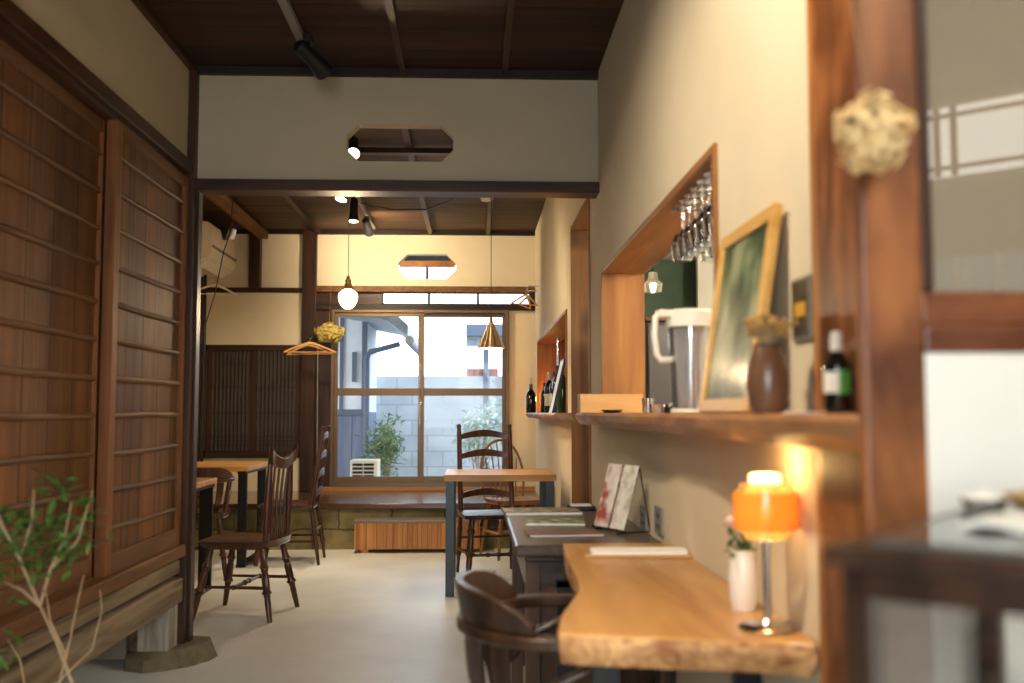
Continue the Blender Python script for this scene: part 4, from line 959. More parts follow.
# ------------------------------------------------------------------ shelf boards
def live_shelf(name, y0, y1, xf, zt, th, label, seed):
    rnd = random.Random(seed); rows = []; n = 26
    for k in range(n+1):
        y = y0+(y1-y0)*k/n; j = xf + .010*math.sin(k*.7+seed)+rnd.uniform(-.004, .004)
        xb = XR+WT-.02 if False else XR
        rows.append([(xb, y, zt), (j+.012, y, zt), (j-.002, y, zt-.010), (j+.004+rnd.uniform(-.003,.003), y, zt-th*.6), (j+.022, y, zt-th), (xb, y, zt-th)])
    t = thing(name, label, 'shelf', (0, 0, 0))
    MB().strip(rows).build('board', 'shelf', t, smooth=False)
    return t
s1_ = live_shelf('wall_shelf', YC+.026, 4.72, .472, 1.098, .050, 'long live edge wooden shelf along the serving hatch', 1)
MB().box((XR, H1[0]+.022, 1.056), (XR+WT+.10, H1[1]-.022, 1.098)).build('hatch_board', 'shelf', s1_)
s3_ = live_shelf('wall_shelf', 5.80, 8.93, .455, 1.098, .044, 'live edge wooden shelf under the bottle hatch in the back room', 2)
MB().box((XR, H3[0]+.022, 1.056), (XR+WT+.28, H3[1]-.022, 1.098)).build('hatch_board', 'shelf', s3_)
ZSH = 1.0985

# ------------------------------------------------------------------ things on the shelf
def lathe_thing(name, label, cat, loc, parts, group=None, n=24):
    t = thing(name, label, cat, loc, 0, group)
    for nm, prof, mat in parts: MB().lathe(prof, n=n).build(nm, mat, t, smooth=True)
    return t
# small bottle with green and white label
p = at(838, 412, 1.42)
t = thing('small_bottle', 'small dark bottle with white and green label at the near end of the shelf', 'bottle', (p.x, 1.42, ZSH))
MB().lathe([(0,0),(.0175,0),(.019,.003),(.019,.066),(.016,.078),(.0085,.090),(.0075,.094)]).build('body', 'bottle_dark', t, smooth=True)
MB().lathe([(.0085,.088),(.0085,.104),(.0075,.118),(0,.119)]).build('cap', 'white_plastic', t, smooth=True)
def arc_label(r, z0, z1, a0, a1, n=12):
    v = []; 
    for k in range(n+1):
        a = a0+(a1-a0)*k/n; v += [(r*math.cos(a), r*math.sin(a), z0), (r*math.cos(a), r*math.sin(a), z1)]
    return MB().add(v, [(2*k, 2*k+2, 2*k+3, 2*k+1) for k in range(n)])
arc_label(.0195, .030, .060, R(168), R(258)).build('label', 'label_white', t, smooth=True, label='white half of the label')
arc_label(.0195, .028, .062, R(258), R(350)).build('label', 'label_green', t, smooth=True, label='green half of the label')
# brown vase with dried flowers
p = at(769, 408, 1.67)
lathe_thing('brown_vase', 'glazed brown ceramic vase before the framed picture', 'vase', (p.x-.002, 1.67, ZSH), [('body', [(0,0),(.024,0),(.030,.012),(.036,.045),(.035,.070),(.028,.098),(.022,.112),(.024,.117),(.020,.117),(.018,.108),(0,.10)], 'ceramic_brown')])
def dried_bunch(name, label, loc, n, spread, h, head, mat, seed, cat='flowers', down=False):
    rnd = random.Random(seed); t = thing(name, label, cat, loc); st = MB(); hd = MB()
    for k in range(n):
        a = rnd.uniform(0, 2*PI); r_ = spread*math.sqrt(rnd.random()); z = h*rnd.uniform(.65, 1.05)
        tip = Vector((math.cos(a)*r_ , math.sin(a)*r_, z)); st.tube([(0,0,0), tip*.5+Vector((0,0,.1*h)), tip], .0009, 5)
        for q in range(6):
            hd.ico(tip+Vector((rnd.gauss(0,head*.45), rnd.gauss(0,head*.45), rnd.gauss(0,head*.4))), head*rnd.uniform(.22,.42), 1, .25)
    st.build('stem', 'stem', t); hd.build('flower_head', mat, t, smooth=False)
    return t
dried_bunch('dried_flowers', 'dried brown flowers standing in the brown vase', (p.x-.002, 1.67, ZSH+.102), 22, .036, .058, .014, 'dried', 5)
# framed picture leaning on the wall
fy0, fy1 = 1.80, 2.20; 
pf = thing('framed_picture', 'gold wood framed green botanical picture leaning beside the serving hatch', 'picture', (.506, (fy0+fy1)/2, ZSH+.001), 0)
hw = (fy1-fy0)/2; H = .392; a = math.atan2(.058, H)
def lean(mb, k=a):
    m = Matrix.Rotation(k, 3, 'Y'); mb.v = [tuple(m @ Vector(v)) for v in mb.v]; return mb
fw = .028
lean(MB().box((-.009, -hw, 0), (.009, -hw+fw, H)).box((-.009, hw-fw, 0), (.009, hw, H)).box((-.009, -hw+fw, 0), (.009, hw-fw, fw)).box((-.009, -hw+fw, H-fw), (.009, hw-fw, H))).build('frame', 'gold_wood', pf, bevel=.003)
lean(MB().box((-.001, -hw+fw, fw), (.004, hw-fw, H-fw))).build('print', 'botanical', pf)
lean(MB().box((-.005, -hw+fw, fw), (-.004, hw-fw, H-fw))).build('pane', glassy('picture_glass', refl=.02, rough=.15), pf)
# small card on the wall
ya_, yb__ = atX(793, 300, XR-.004).y, atX(811, 300, XR-.004).y
za_, zb2 = atX(803, 340, XR-.004).z, atX(803, 277, XR-.004).z
cd = thing('wall_card', 'small dark framed card with a golden spot on the wall beside the pale board', 'card', (XR-.001, (ya_+yb__)/2, (za_+zb2)/2)); hw, hh = abs(ya_-yb__)/2, abs(zb2-za_)/2
MB().box((-.006, -hw, -hh), (0, hw, hh)).build('frame', 'grey_plastic', cd, bevel=.001)
MB().box((-.0068, -hw+.006, -hh+.006), (-.006, hw-.006, hh-.006)).build('print', 'postcard', cd)
MB().box((-.0074, -hw*.6, -hh*.25), (-.0068, hw*.6, hh*.2)).build('golden_spot', plain('golden_print', lin(214, 160, 60), .5), cd)
# pitcher
p = at(688, 410, 2.62)
pc = thing('water_pitcher', 'clear plastic water pitcher with white lid and handle in the serving hatch', 'pitcher', (p.x+.01, 2.62, ZSH), R(8)); pc.scale = (1.08, 1.08, 1.14)
def sq(r, z, k=.7): return r, z
MB().lathe([(0,.004),(.044,.004),(.047,.010),(.056,.20),(.058,.222),(.055,.222),(.053,.20),(.044,.012),(0,.010)], n=28).build('body', 'pitcher', pc, smooth=True)
MB().lathe([(.0,.240),(.05,.240),(.060,.232),(.061,.200),(.058,.198),(.058,.222),(0,.222)], n=28).box((-.085, -.02, .222), (-.045, .02, .238)).build('lid', 'white_plastic', pc, smooth=True)
MB().tube([(-.055,0,.232),(-.074,0,.234),(-.090,0,.222),(-.093,0,.18),(-.088,0,.135),(-.078,0,.122),(-.048,0,.124)], .0075, 10).build('handle', 'white_plastic', pc, smooth=True)
MB().lathe([(.05,0),(.052,.002),(.05,.010),(.044,.010)], n=28).build('base', 'white_plastic', pc, smooth=True)
# water inside? ice-white inner tube
MB().lathe([(0,.012),(.012,.012),(.012,.19),(0,.19)], n=14).build('infuser', 'white_plastic', pc, smooth=True)
# light wood tray box facing the camera at the far jamb
p0_, p1_ = at(580, 414, 4.18), at(643, 394, 4.18)
tb = thing('wooden_tray_box', 'upright pale wooden tray at the far end of the serving hatch', 'box', (p0_.x, 4.18, ZSH)); w = p1_.x-p0_.x; h = p1_.z-ZSH
MB().box((0, 0, 0), (w, .012, h)).build('front_board', 'pale_wood', tb, bevel=.002)
MB().box((0, .012, 0), (.010, .10, h)).box((w-.010, .012, 0), (w, .10, h)).box((.010, .012, 0), (w-.010, .10, .008)).box((.01, .09, .008), (w-.01, .10, h)).build('side_board', 'pale_wood', tb)
p = at(612, 411, 3.9)
bt_ = thing('card_tray', 'small black dish before the pale wooden tray', 'dish', (p.x, 3.9, ZSH))
MB().lathe([(0,0),(.030,0),(.044,.012),(.041,.012),(.028,.003),(0,.003)], n=20).build('dish', 'black_metal', bt_, smooth=True)
for x, y, Y, h_, lb in ((648, 408, 3.75, .055, 'short clear tumbler beside the pale wooden tray'), (656, 409, 3.45, .03, 'tiny clear glass left of the pitcher')):
    p = at(x, y, Y)
    lathe_thing('tumbler', lb, 'glass', (p.x, Y, ZSH), [('glass', [(0,0),(.020,0),(.024,h_),(.022,h_),(.019,.004),(0,.004)], 'glassware')])
# glass tongs / spoon highlight
p = at(668, 403, 3.2)
lathe_thing('black_jar', 'low black jar with chrome lid left of the pitcher', 'jar', (p.x+.01, 3.2, ZSH), [('body', [(0,0),(.022,0),(.024,.02),(0,.02)], 'black_metal'), ('lid', [(.0,.020),(.025,.020),(.023,.028),(.006,.030),(0,.034)], 'chrome')])
# flat papers by the vase
p = at(800, 410, 1.60)
pp = MB().box((-.03, -.04, 0), (.03, .04, .003)).build('paper_slip', 'paper'); pp.location = (.53, 1.56, ZSH); tag(pp, 'white paper slips beside the brown vase', 'paper')

# wine glasses
rack = thing('glass_rack', 'wire rack under the hatch head holding stemmed glasses', 'rack', (.677, 2.66, ZT-.013))
for x in (-.075, -.048, .010, .037, .095):
    MB().tube([(x, -.31, -.018), (x, .31, -.018)], .003, 6).build('rail', 'chrome', rack, smooth=True)
for y in (-.29, 0, .29): MB().beam((-.08, y, -.012), (.1, y, -.012), .012, .004).build('bracket', 'chrome', rack)
GL = 'clear stemmed glass hanging upside down in the rack of the serving hatch'
def wine_glass(loc):
    t = thing('wine_glass', GL, 'glass', loc, 0, 'glasses hanging in the hatch rack')
    MB().lathe([(.0,0),(.031,0),(.031,-.002),(.006,-.006),(.0035,-.012),(.0032,-.070),(.008,-.078)], n=18).build('stem', 'glassware', t, smooth=True)
    MB().lathe([(.004,-.076),(.022,-.084),(.033,-.105),(.034,-.125),(.028,-.162),(.0265,-.162),(.0325,-.125),(.031,-.106),(.020,-.087),(.0,-.080)], n=18).build('bowl', 'glassware', t, smooth=True)
    return t
proto = None
for i in range(7):
    for j, x in enumerate((.615, .700)):
        loc = (x+.003*((i*j)%2), 2.40+i*.082, ZT-.028)
        if proto is None: proto = wine_glass(loc)
        else: c_ = copy_tree(proto); c_.location = loc; c_.rotation_euler = (0, 0, i*.4)

# ------------------------------------------------------------------ kitchen things
p = at(646, 380, 5.0)
fg = thing('refrigerator', 'tall black refrigerator standing in the kitchen beyond the pitcher', 'refrigerator', (.86, 4.95, 0))
MB().box((0, 0, .02), (.36, .5, 1.56)).build('casing', 'black_metal', fg, bevel=.01)
MB().box((.01, -.02, .05), (.35, -.001, 1.54)).build('door', plain('dark_grey_door', lin(58, 54, 58), .35), fg, bevel=.006)
MB().box((.0, -.02, 1.56), (.36, .5, 1.575)).build('top_board', 'sill_red', fg)
MB().box((.02, .02, 0), (.34, .48, .02)).build('base', 'black_metal', fg)
p = at(653, 283, 4.6)
kl = thing('kitchen_pendant', 'small chrome and glass pendant hanging in the kitchen', 'lamp', (p.x, 4.6, p.z))
MB().tube([(0,0,.05),(0,0,2.03-p.z)], .003, 6).build('cord', 'cord', kl)
MB().lathe([(0,.05),(.02,.05),(.024,.02),(.03,.012)], n=18).build('socket', 'chrome', kl, smooth=True)
MB().lathe([(.028,.012),(.045,-.005),(.040,-.045),(.038,-.045),(.042,-.005),(.026,.010)], n=20).build('glass_shade', 'glassware', kl, smooth=True)
MB().ico((0,0,-.012), .016, 2).build('bulb', 'bulb', kl, smooth=True)

# ------------------------------------------------------------------ bottle hatch
def wine_bottle(loc, label, body, lab, foil, h=.30, r=.037, rz=0, tilt=None, stick=False):
    t = thing('wine_bottle', label, 'bottle', loc, rz); k = h/.30
    bd = MB().lathe([(0,0),(r*.9,0),(r,.006),(r,.18*k),(r*.85,.205*k),(r*.42,.235*k),(.013,.25*k),(.013,.262*k)], n=20).build('body', body, t, smooth=True)
    MB().lathe([(.0145,.24*k),(.0145,.298*k),(.012,.30*k),(0,.30*k)], n=14).build('foil', foil, t, smooth=True)
    if lab: arc_label(r+.0008, .05*k, .14*k, R(170), R(320)).build('label', lab, bd, smooth=True)
    if stick: MB().tube([(0,0,.298*k),(0,0,.36*k)], .006, 8).build('stopper', 'gold_wood', t, smooth=True)
    return t
p = at(531, 412, 8.35)
wine_bottle((p.x, 8.35, ZSH), 'black bottle with pale stopper alone at the far end of the bottle shelf', 'bottle_dark', None, 'bottle_dark', .24, .042, stick=True)
for (px_, Y, h, lb, bd, la, fo) in ((544, 8.0, .24, 'slim dark bottle next to the candle glow', 'bottle_dark', None, 'black_metal'),
    (548, 7.65, .31, 'white capped wine bottle with white label in the bottle hatch', 'bottle_dark', 'label_white', 'white_plastic'),
    (553, 7.25, .30, 'dark wine bottle with white label, right of the white capped one', 'bottle_dark', 'label_white', 'foil_red'),
    (556, 6.95, .33, 'tall dark wine bottle without label behind the leaning board', 'bottle_dark', None, 'foil_red'),
    (561, 6.62, .31, 'green wine bottle directly behind the leaning board', 'bottle_green', None, 'brass')):
    p = at(px_, 410, Y); wine_bottle((p.x+.01, Y, ZSH), lb, bd, la, fo, h)
p = at(563, 414, 6.05)
lb_ = thing('leaning_board', 'pale blue grey menu board leaning across the bottle hatch', 'board', (.490, 6.25, ZSH)); a2 = R(13)
m_ = MB().box((0, 0, 0), (.012, .26, .34)); lean(m_, a2); m_.build('panel', plain('pale_blue_board', lin(196, 204, 206), .5), lb_)
m_ = MB().box((-.002, 0, 0), (.014, -.010, .34)).box((-.002, .26, 0), (.014, .27, .34)).box((-.002, 0, .34), (.014, .26, .35)); lean(m_, a2); m_.build('frame', 'black_metal', lb_)
p = at(543, 410, 8.55)
cn = thing('candle_glass', 'small glowing candle glass in the far corner of the bottle hatch', 'candle', (.62, 8.80, ZSH))
MB().lathe([(0,0),(.025,0),(.03,.07),(.027,.07),(.022,.004),(0,.004)], n=18).build('glass', 'glassware', cn, smooth=True)
MB().lathe([(0,.006),(.016,.006),(.016,.035),(0,.035)], n=14).build('wax', 'ceramic_white', cn)
MB().lathe([(0,.036),(.006,.044),(.004,.056),(0,.065)], n=10).build('flame', 'flame', cn, smooth=True)
light('POINT', 'candle_light', (.60, 8.74, ZSH+.12), 4.5, (1, .42, .08), shadow_soft_size=.02)
for k, (yy, lb) in enumerate(((8.25, 'far chrome pole in the bottle hatch'), (7.35, 'middle chrome pole in the bottle hatch'), (6.75, 'near chrome pole in the bottle hatch'))):
    tag(MB().tube([(.70, yy, ZSH), (.70, yy, ZT-.013)], .012, 10).build('pole', 'chrome', smooth=True), lb, 'pole')
tf = thing('hatch_lamp', 'slim white strip lamp under the head board of the bottle hatch', 'lamp', (.64, 6.35, ZT-.013))
MB().box((-.02, -.15, -.03), (.02, .15, 0)).build('housing', 'chrome', tf, bevel=.003); MB().box((-.015, -.14, -.034), (.015, .14, -.03)).build('diffuser', 'lens', tf)

# ------------------------------------------------------------------ desk things
def booklet(name, label, cat, loc, w, d, th, rz, mat, pg=True):
    t = thing(name, label, cat, loc, rz)
    MB().box((-w/2+.002, -d/2+.002, .001), (w/2-.001, d/2-.002, th-.001)).build('pages', 'paper', t)
    MB().box((-w/2, -d/2, 0), (w/2, d/2, .001)).box((-w/2, -d/2, th-.001), (w/2, d/2, th)).box((-w/2, -d/2, .001), (-w/2+.0015, d/2, th-.001)).build('cover', mat, t)
    return t
zd = ZK+.0005
p = atZ(540, 511, ZK); booklet('magazine', 'open pale magazine at the far left corner of the desk', 'magazine', (p.x+.0, p.y-.06, zd), .30, .21, .010, R(3), 'mag_mixed')
p = atZ(555, 523, ZK); booklet('magazine', 'green covered magazine in the middle of the desk', 'magazine', (p.x, p.y, zd), .21, .17, .008, R(-4), 'mag_green')
p = atZ(560, 534, ZK); booklet('booklet', 'brown booklet on the near side of the desk', 'booklet', (p.x+.01, p.y, zd), .24, .15, .006, R(5), 'mag_brown')
p = atZ(582, 507, ZK)
mt = thing('memo_box', 'low black box with white slips at the back of the desk', 'box', (p.x-.02, p.y-.09, zd)); 
MB().box((-.06,-.05,0),(.06,.05,.015)).build('box', 'black_metal', mt, bevel=.003); MB().box((-.04,-.04,.015),(.045,.035,.020)).build('paper_slips', 'paper', mt)
# leaflet stand
ls = thing('leaflet_stand', 'black wire stand holding two leaflets on the desk against the wall', 'stand', (.492, 3.34, zd), R(-64)); ls.scale = (.82, .9, .92)
for s in (-.085, .085):
    MB().tube([(s, -.05, .004), (s, -.045, .012), (s, .03, .235)], .003, 6).build('wire', 'black_metal', ls, smooth=True)
    MB().tube([(s, .03, .235), (s, .075, .0035)], .003, 6).build('wire', 'black_metal', ls, smooth=True)
    MB().tube([(s, .075, .0035), (s, -.07, .0035), (s, -.075, .02)], .003, 6).build('wire', 'black_metal', ls, smooth=True)
MB().tube([(-.12, -.055, .010), (.12, -.055, .010)], .003, 6).build('wire', 'black_metal', ls, smooth=True)
MB().tube([(-.09, .03, .235), (.09, .03, .235)], .003, 6).build('wire', 'black_metal', ls, smooth=True)
for s, mt_, lb in ((-.062, 'leaflet_red', 'red and white leaflet standing left on the wire stand'), (.058, 'leaflet_pale', 'pale leaflet standing right on the wire stand')):
    m_ = MB().box((-.040, -.0035, 0), (.040, -.0005, .215)); m_.v = [tuple(Matrix.Rotation(R(-17), 3, 'X') @ Vector(v)) for v in m_.v]
    o = m_.build('leaflet', mt_); o.rotation_euler = (0, 0, R(-64)); c_, s_ = math.cos(R(-64)), math.sin(R(-64)); lx, ly = s*.8, -.047
    o.location = (.492+lx*c_-ly*s_, 3.34+lx*s_+ly*c_, zd+.013); tag(o, lb, 'leaflet')
# wall plates
for (x0, x1, y0, y1, lb) in ((640, 650, 507, 529, 'grey socket plate on the wall above the desk, farther one'), (654, 667, 507, 534, 'grey socket plate on the wall above the desk, nearer one'), (551, 559, 486, 510, 'grey plate low on the wall beside the doorway in the back room')):
    a_ = atX(x0, (y0+y1)/2, XR); b_ = atX(x1, (y0+y1)/2, XR); zz0, zz1 = atX((x0+x1)/2, y1, XR).z, atX((x0+x1)/2, y0, XR).z
    t = thing('socket_plate', lb, 'socket', (XR, (a_.y+b_.y)/2, max((zz0+zz1)/2, .0))); hw, hh = abs(a_.y-b_.y)/2, (zz1-zz0)/2
    hw = min(hw, .06)
    MB().box((-.008, -hw, -hh), (0, hw, hh)).build('plate', 'grey_plastic', t, bevel=.002)
    for q in (-.4, .35): MB().box((-.010, -hw*.4, hh*q-.006), (-.008, hw*.4, hh*q+.006)).build('socket', 'black_metal', t)
# menu on the slab
p = atZ(640, 556, ZL)
booklet('menu', 'white menu sheets in a wooden holder at the far end of the live edge table', 'menu', (p.x-.005, p.y, ZL+.009), .255, .075, .010, R(-2), 'paper')
hb = MB().box((-.15, -.045, 0), (.15, .045, .008)).build('menu_board', 'pale_wood', bevel=.002); hb.location = (p.x, p.y, ZL+.0005); hb.rotation_euler = (0,0,R(-2)); tag(hb, 'thin wooden board under the white menu', 'board')
# orange lamp
p = atZ(769, 627, ZL)
LP_ = (.5235, 1.785)
ol = thing('table_lamp', 'small chrome table lamp with stacked orange shade at the near end of the slab', 'lamp', (LP_[0], LP_[1], ZL+.0005)); ol.scale = (1, 1, .95)
MB().lathe([(0,0),(.050,0),(.052,.004),(.046,.009),(.012,.013),(.008,.018),(0,.018)], n=32).build('base', 'chrome', ol, smooth=True)
MB().tube([(0,0,.015),(0,0,.172)], .0065, 14).build('pole', 'chrome', ol, smooth=True)
sh_ = MB().lathe([(.0560,.186),(.0570,.190),(.0570,.250),(.0560,.254),(.0540,.250),(.0540,.190)], n=36, closed=True).build('lamp_shade', 'orange', ol, smooth=True)
MB().lathe([(.026,.166),(.038,.169),(.044,.186),(.0415,.186),(.036,.172),(.026,.169)], n=32, closed=True).build('lower_ring', 'yellow_shade', sh_, smooth=True, label='pale yellow lower ring')
MB().lathe([(.022,.270),(.044,.269),(.047,.262),(.047,.254),(.045,.254),(.044,.262),(.022,.266)], n=32, closed=True).build('upper_ring', 'yellow_shade', sh_, smooth=True, label='pale yellow upper ring')
MB().lathe([(0,.290),(.024,.290),(.029,.286),(.029,.272),(0,.272)], n=28).build('top_disc', plain('glowing_lamp_top', lin(255, 230, 180), .4, emit=(1, .80, .46, 1), es=1.6), sh_, smooth=True, label='glowing white top')
MB().ico((0,0,.215), .018, 2).build('bulb', plain('warm_bulb', (1, .8, .5, 1), .4, emit=(1, .76, .40, 1), es=12), ol, smooth=True)
light('POINT', 'table_lamp_light', (LP_[0], LP_[1], ZL+.293), .9, (1, .60, .20), shadow_soft_size=.02)
light('POINT', 'table_lamp_light', (LP_[0], LP_[1], ZL+.150), .25, (1, .72, .36), shadow_soft_size=.01)
mb = MB().tube([(p.x+.035, p.y+.01, ZL+.004), (p.x+.04, p.y-.04, ZL+.004), (p.x+.02, p.y-.09, ZL+.004)], .0025, 8)
# white vase with flowers
p = atZ(745, 611, ZL)
wv = lathe_thing('white_vase', 'white pleated ceramic vase beside the orange lamp', 'vase', (p.x, p.y+.01, ZL+.0005), [('body', [(0,0),(.022,0),(.027,.02),(.029,.06),(.026,.095),(.022,.108),(.024,.116),(.021,.116),(.019,.105),(0,.10)], 'ceramic_white')], n=14)
fl = thing('vase_flowers', 'pale rose and green leaves standing in the white vase', 'flowers', (p.x, p.y+.01, ZL+.106))
mb = MB(); lf = MB(); rnd = random.Random(4)
mb.tube([(0,0,-.08),(-.010,0,.03),(-.022,.0,.054)], .0014, 6).tube([(0,0,-.08),(.004,0,.06),(-.004,0,.115)], .0010, 6)
for k in range(26):
    lf.leaf((rnd.uniform(-.022,.010), rnd.uniform(-.012,.012), rnd.uniform(.0,.035)), (rnd.gauss(0,1), rnd.gauss(0,1), rnd.uniform(-.2,.9)), .012, .028, (rnd.random(),.2,1))
mb.build('stem', 'leaf', fl, smooth=True); lf.build('leaves', 'leaf', fl)
fb = MB()
for k in range(22): fb.leaf(Vector((-.022,0,.056))+Vector((rnd.gauss(0,.003), rnd.gauss(0,.003), rnd.uniform(-.004,.006))), (rnd.gauss(0,1), rnd.gauss(0,1), rnd.uniform(.2,1.4)), .015, .019, (rnd.random(),rnd.random(),1))
fb.build('blossom', plain('pale_pink_petal', lin(232, 208, 200), .7), fl, label='pale rose blossom')
MB().ico((-.004,0,.118), .007, 1, .2).build('blossom', plain('small_red_bud', lin(206, 120, 104), .7), fl, label='small red bud')

# ------------------------------------------------------------------ hanging dried flowers
def hydrangea(name, label, center, rad, sq_, mat, n, string_to, seed, pr):
    rnd = random.Random(seed); t = thing(name, label, 'dried flowers', center); mb = MB()
    for k in range(n):
        d = Vector((rnd.gauss(0,1), rnd.gauss(0,1), rnd.gauss(0,1))).normalized(); r_ = rnd.uniform(.72, 1.12)*(1+.12*math.sin(5*math.atan2(d.z, d.x)))
        c_ = Vector((d.x*rad*sq_[0]*r_, d.y*rad*sq_[1]*r_, d.z*rad*sq_[2]*r_))
        for q in range(4):
            a = rnd.uniform(0, 2*PI); u = d.cross(Vector((.3,.5,.8))).normalized(); w_ = d.cross(u)
            dd = u*math.cos(a+q*PI/2)+w_*math.sin(a+q*PI/2)+d*.35
            mb.leaf(c_, dd, pr, pr*1.15, d)
    mb.ico((0,0,0), rad*.60, 2, .08, sq_)
    mb.build('flower_head', mat, t)
    s = MB()
    for tgt in string_to: s.tube([(0,0,rad*sq_[2]*.4), (Vector(tgt)-Vector(center))], .0012 if rad < .06 else .002, 6)
    s.build('string', 'string', t)
    return t
c = at(873, 134, 1.115)
hydrangea('hanging_hydrangea', 'pale dried hydrangea hanging head down on the knotty post', c, .0385, (1.0, .85, 1.08), 'hydrangea', 460, [(c.x-.004, YC-.006, 1.66), (c.x+.012, YC-.006, 1.66)], 8, .0072)
pg = tag(MB().tube([(c.x+.004, YC, 1.66), (c.x+.004, YC-.022, 1.665)], .003, 8).build('peg', 'black_metal', smooth=True), 'small dark nail in the knotty post holding the hydrangea strings', 'nail')
c = at(329, 333, 9.30)
hydrangea('hanging_flower_bunch', 'yellow dried flower bunch hanging left of the garden window', c, .112, (1.08, .8, .70), 'hydrangea_y', 320, [(c.x+.0, 9.38, at(328, 292, 9.38).z)], 9, .024)

# ------------------------------------------------------------------ lamps, tracks
def track(y0, y1, x, zc, label):
    t = thing('lighting_track', label, 'lighting track', (x, (y0+y1)/2, zc)); h = (y1-y0)/2
    MB().box((-.017, -h, -.030), (.017, h, -.004)).build('rail', 'black_metal' if zc < 2.7 else 'grey_plastic', t)
    for y in (-h+.1, 0, h-.1): MB().box((-.012, y-.015, -.004), (.012, y+.015, 0)).build('clip', 'black_metal', t)
    return t
track(5.6, 9.2, -.93, ZB, 'grey lighting track on the back room ceiling')
track(2.2, 4.4, -.74, ZN, 'black lighting track on the near room ceiling')
def spot(loc, d, label, ceil, lit=True):
    """track spotlight: loc = pivot of head, d = aim"""
    t = thing('spotlight', label, 'spotlight', loc); d = Vector(d).normalized(); z = Vector((0,0,1))
    MB().box((-.018, -.04, ceil-loc[2]-.055), (.018, .04, ceil-loc[2]-.030)).build('adapter', 'black_metal', t, bevel=.003)
    MB().tube([(0,0,ceil-loc[2]-.05), (0,0,0)], .008, 8).build('stem', 'black_metal', t)
    MB().tube([-d*.07, -d*.06, d*.05, d*.11, d*.115], [.018, .030, .033, .043, .040], 18, cap=True).build('head', 'black_metal', t, smooth=True)
    MB().tube([d*.112, d*.1165], [.037, .037], 18).build('lens', 'lens' if lit else 'grey_plastic', t)
    return t
p = at(354, 207, 7.65); spot((p.x, 7.65, p.z), (-.02, -.12, -1), 'black spotlight pointing down from the back room track, its lens lit', ZB)
p = at(367, 226, 8.60); spot((p.x, 8.60, p.z+.01), (.10, .75, -.42), 'black spotlight aimed at the far wall, farther from the lintel', ZB)
p = at(346, 190, 6.30); spot((p.x, 6.30, p.z+.04), (-.25, -.3, -1), 'spotlight whose lit lens shows just under the lintel beam', ZB)
p = at(353, 150, 5.80); spot((p.x, 5.80, p.z+.03), (.1, -.75, -.65), 'spotlight whose lit lens shows through the octagonal opening', ZB)
p = at(290, 40, 4.05); spot((-.70, 4.12, 2.60), (.45, .75, -.35), 'unlit black spotlight on the near room track', ZN, False)
# bulb pendant
c = at(348, 298, 6.55)
bp_ = thing('bulb_pendant', 'pendant with a bare glowing globe bulb over the left tables', 'lamp', c)
MB().tube([(0,0,.10),(0,0,ZB-c.z)], .0025, 6).build('cord', 'cord', bp_)
MB().lathe([(.0,.150),(.010,.145),(.013,.125),(.021,.120),(.017,.098),(.024,.092),(.026,.058),(0,.058)], n=16).build('socket', 'brass', bp_, smooth=True)
MB().lathe([(0,-.072),(.022,-.068),(.045,-.05),(.058,-.022),(.064,.008),(.060,.030),(.040,.048),(.022,.058),(0,.06)], n=24).build('bulb', 'bulb', bp_, smooth=True)
light('POINT', 'bulb_pendant_light', c+Vector((0,0,-.10)), 30, WARM2, shadow_soft_size=.05)
# cone pendant
c = at(491, 348.5, 6.15); ap = at(491, 320, 6.15)
cp = thing('cone_pendant', 'pleated metal cone pendant over the small table', 'lamp', c); H = ap.z-c.z
MB().tube([(0,0,H),(0,0,ZB-c.z)], .0025, 6).build('cord', 'cord', cp)
mb = MB(); n = 28; vo = []; 
for k in range(n):
    a = 2*PI*k/n; r_ = .090 if k % 2 else .078; r1 = .012
    vo.append((r_*math.cos(a), r_*math.sin(a), 0)); vo.append((r1*math.cos(a), r1*math.sin(a), H-.01))
mb.add(vo, [(2*k, 2*((k+1)%n), 2*((k+1)%n)+1, 2*k+1) for k in range(n)])
s_ = mb.build('lamp_shade', 'brushed_brass', cp); so = s_.modifiers.new('solid', 'SOLIDIFY'); so.thickness = .0015
MB().lathe([(0,H+.02),(.008,H+.018),(.013,H-.012),(0,H-.012)], n=12).build('cap', 'brass', cp, smooth=True)
MB().ico((0,0,.025), .026, 2).build('bulb', 'bulb', cp, smooth=True)
MB().lathe([(0,.004),(.078,.004),(.078,.001),(0,.001)], n=28).build('diffuser', 'lens', cp)
light('SPOT', 'cone_pendant_light', c+Vector((0,0,-.01)), 14, WARM, (c.x, c.y, 0), spot_size=R(130), spot_blend=.5, shadow_soft_size=.06)
# smoke detector, ceiling cable with clips
p = at(487, 196, 7.4)
lathe_thing('smoke_detector', 'round cream smoke detector on the back room ceiling', 'smoke detector', (p.x, 7.75, ZB-.034), [('base', [(0,0),(.05,0),(.05,-.012),(.042,-.03),(.02,-.036),(0,-.036)], 'cream_plastic')])
lathe_thing('ceiling_rose', 'small round ceiling rose between the left battens', 'ceiling rose', (-1.48, 7.4, ZB-.036), [('base', [(0,0),(.03,0),(.03,-.02),(.018,-.035),(0,-.035)], 'cream_plastic')])
a_ = (-.93, 8.0, ZB-.035); b_ = (-.40, 8.2, ZB-.045); c__ = (.0, 7.3, ZB-.03)
pts = [Vector(a_), (Vector(a_)+Vector(b_))/2+Vector((0,0,-.03)), Vector(b_), (Vector(b_)+Vector(c__))/2+Vector((0,0,-.03)), Vector(c__)]
tag(MB().tube(pts, .005, 6).build('ceiling_cable', 'cord', smooth=True), 'black cable looping across the back room ceiling from the track', 'cable')

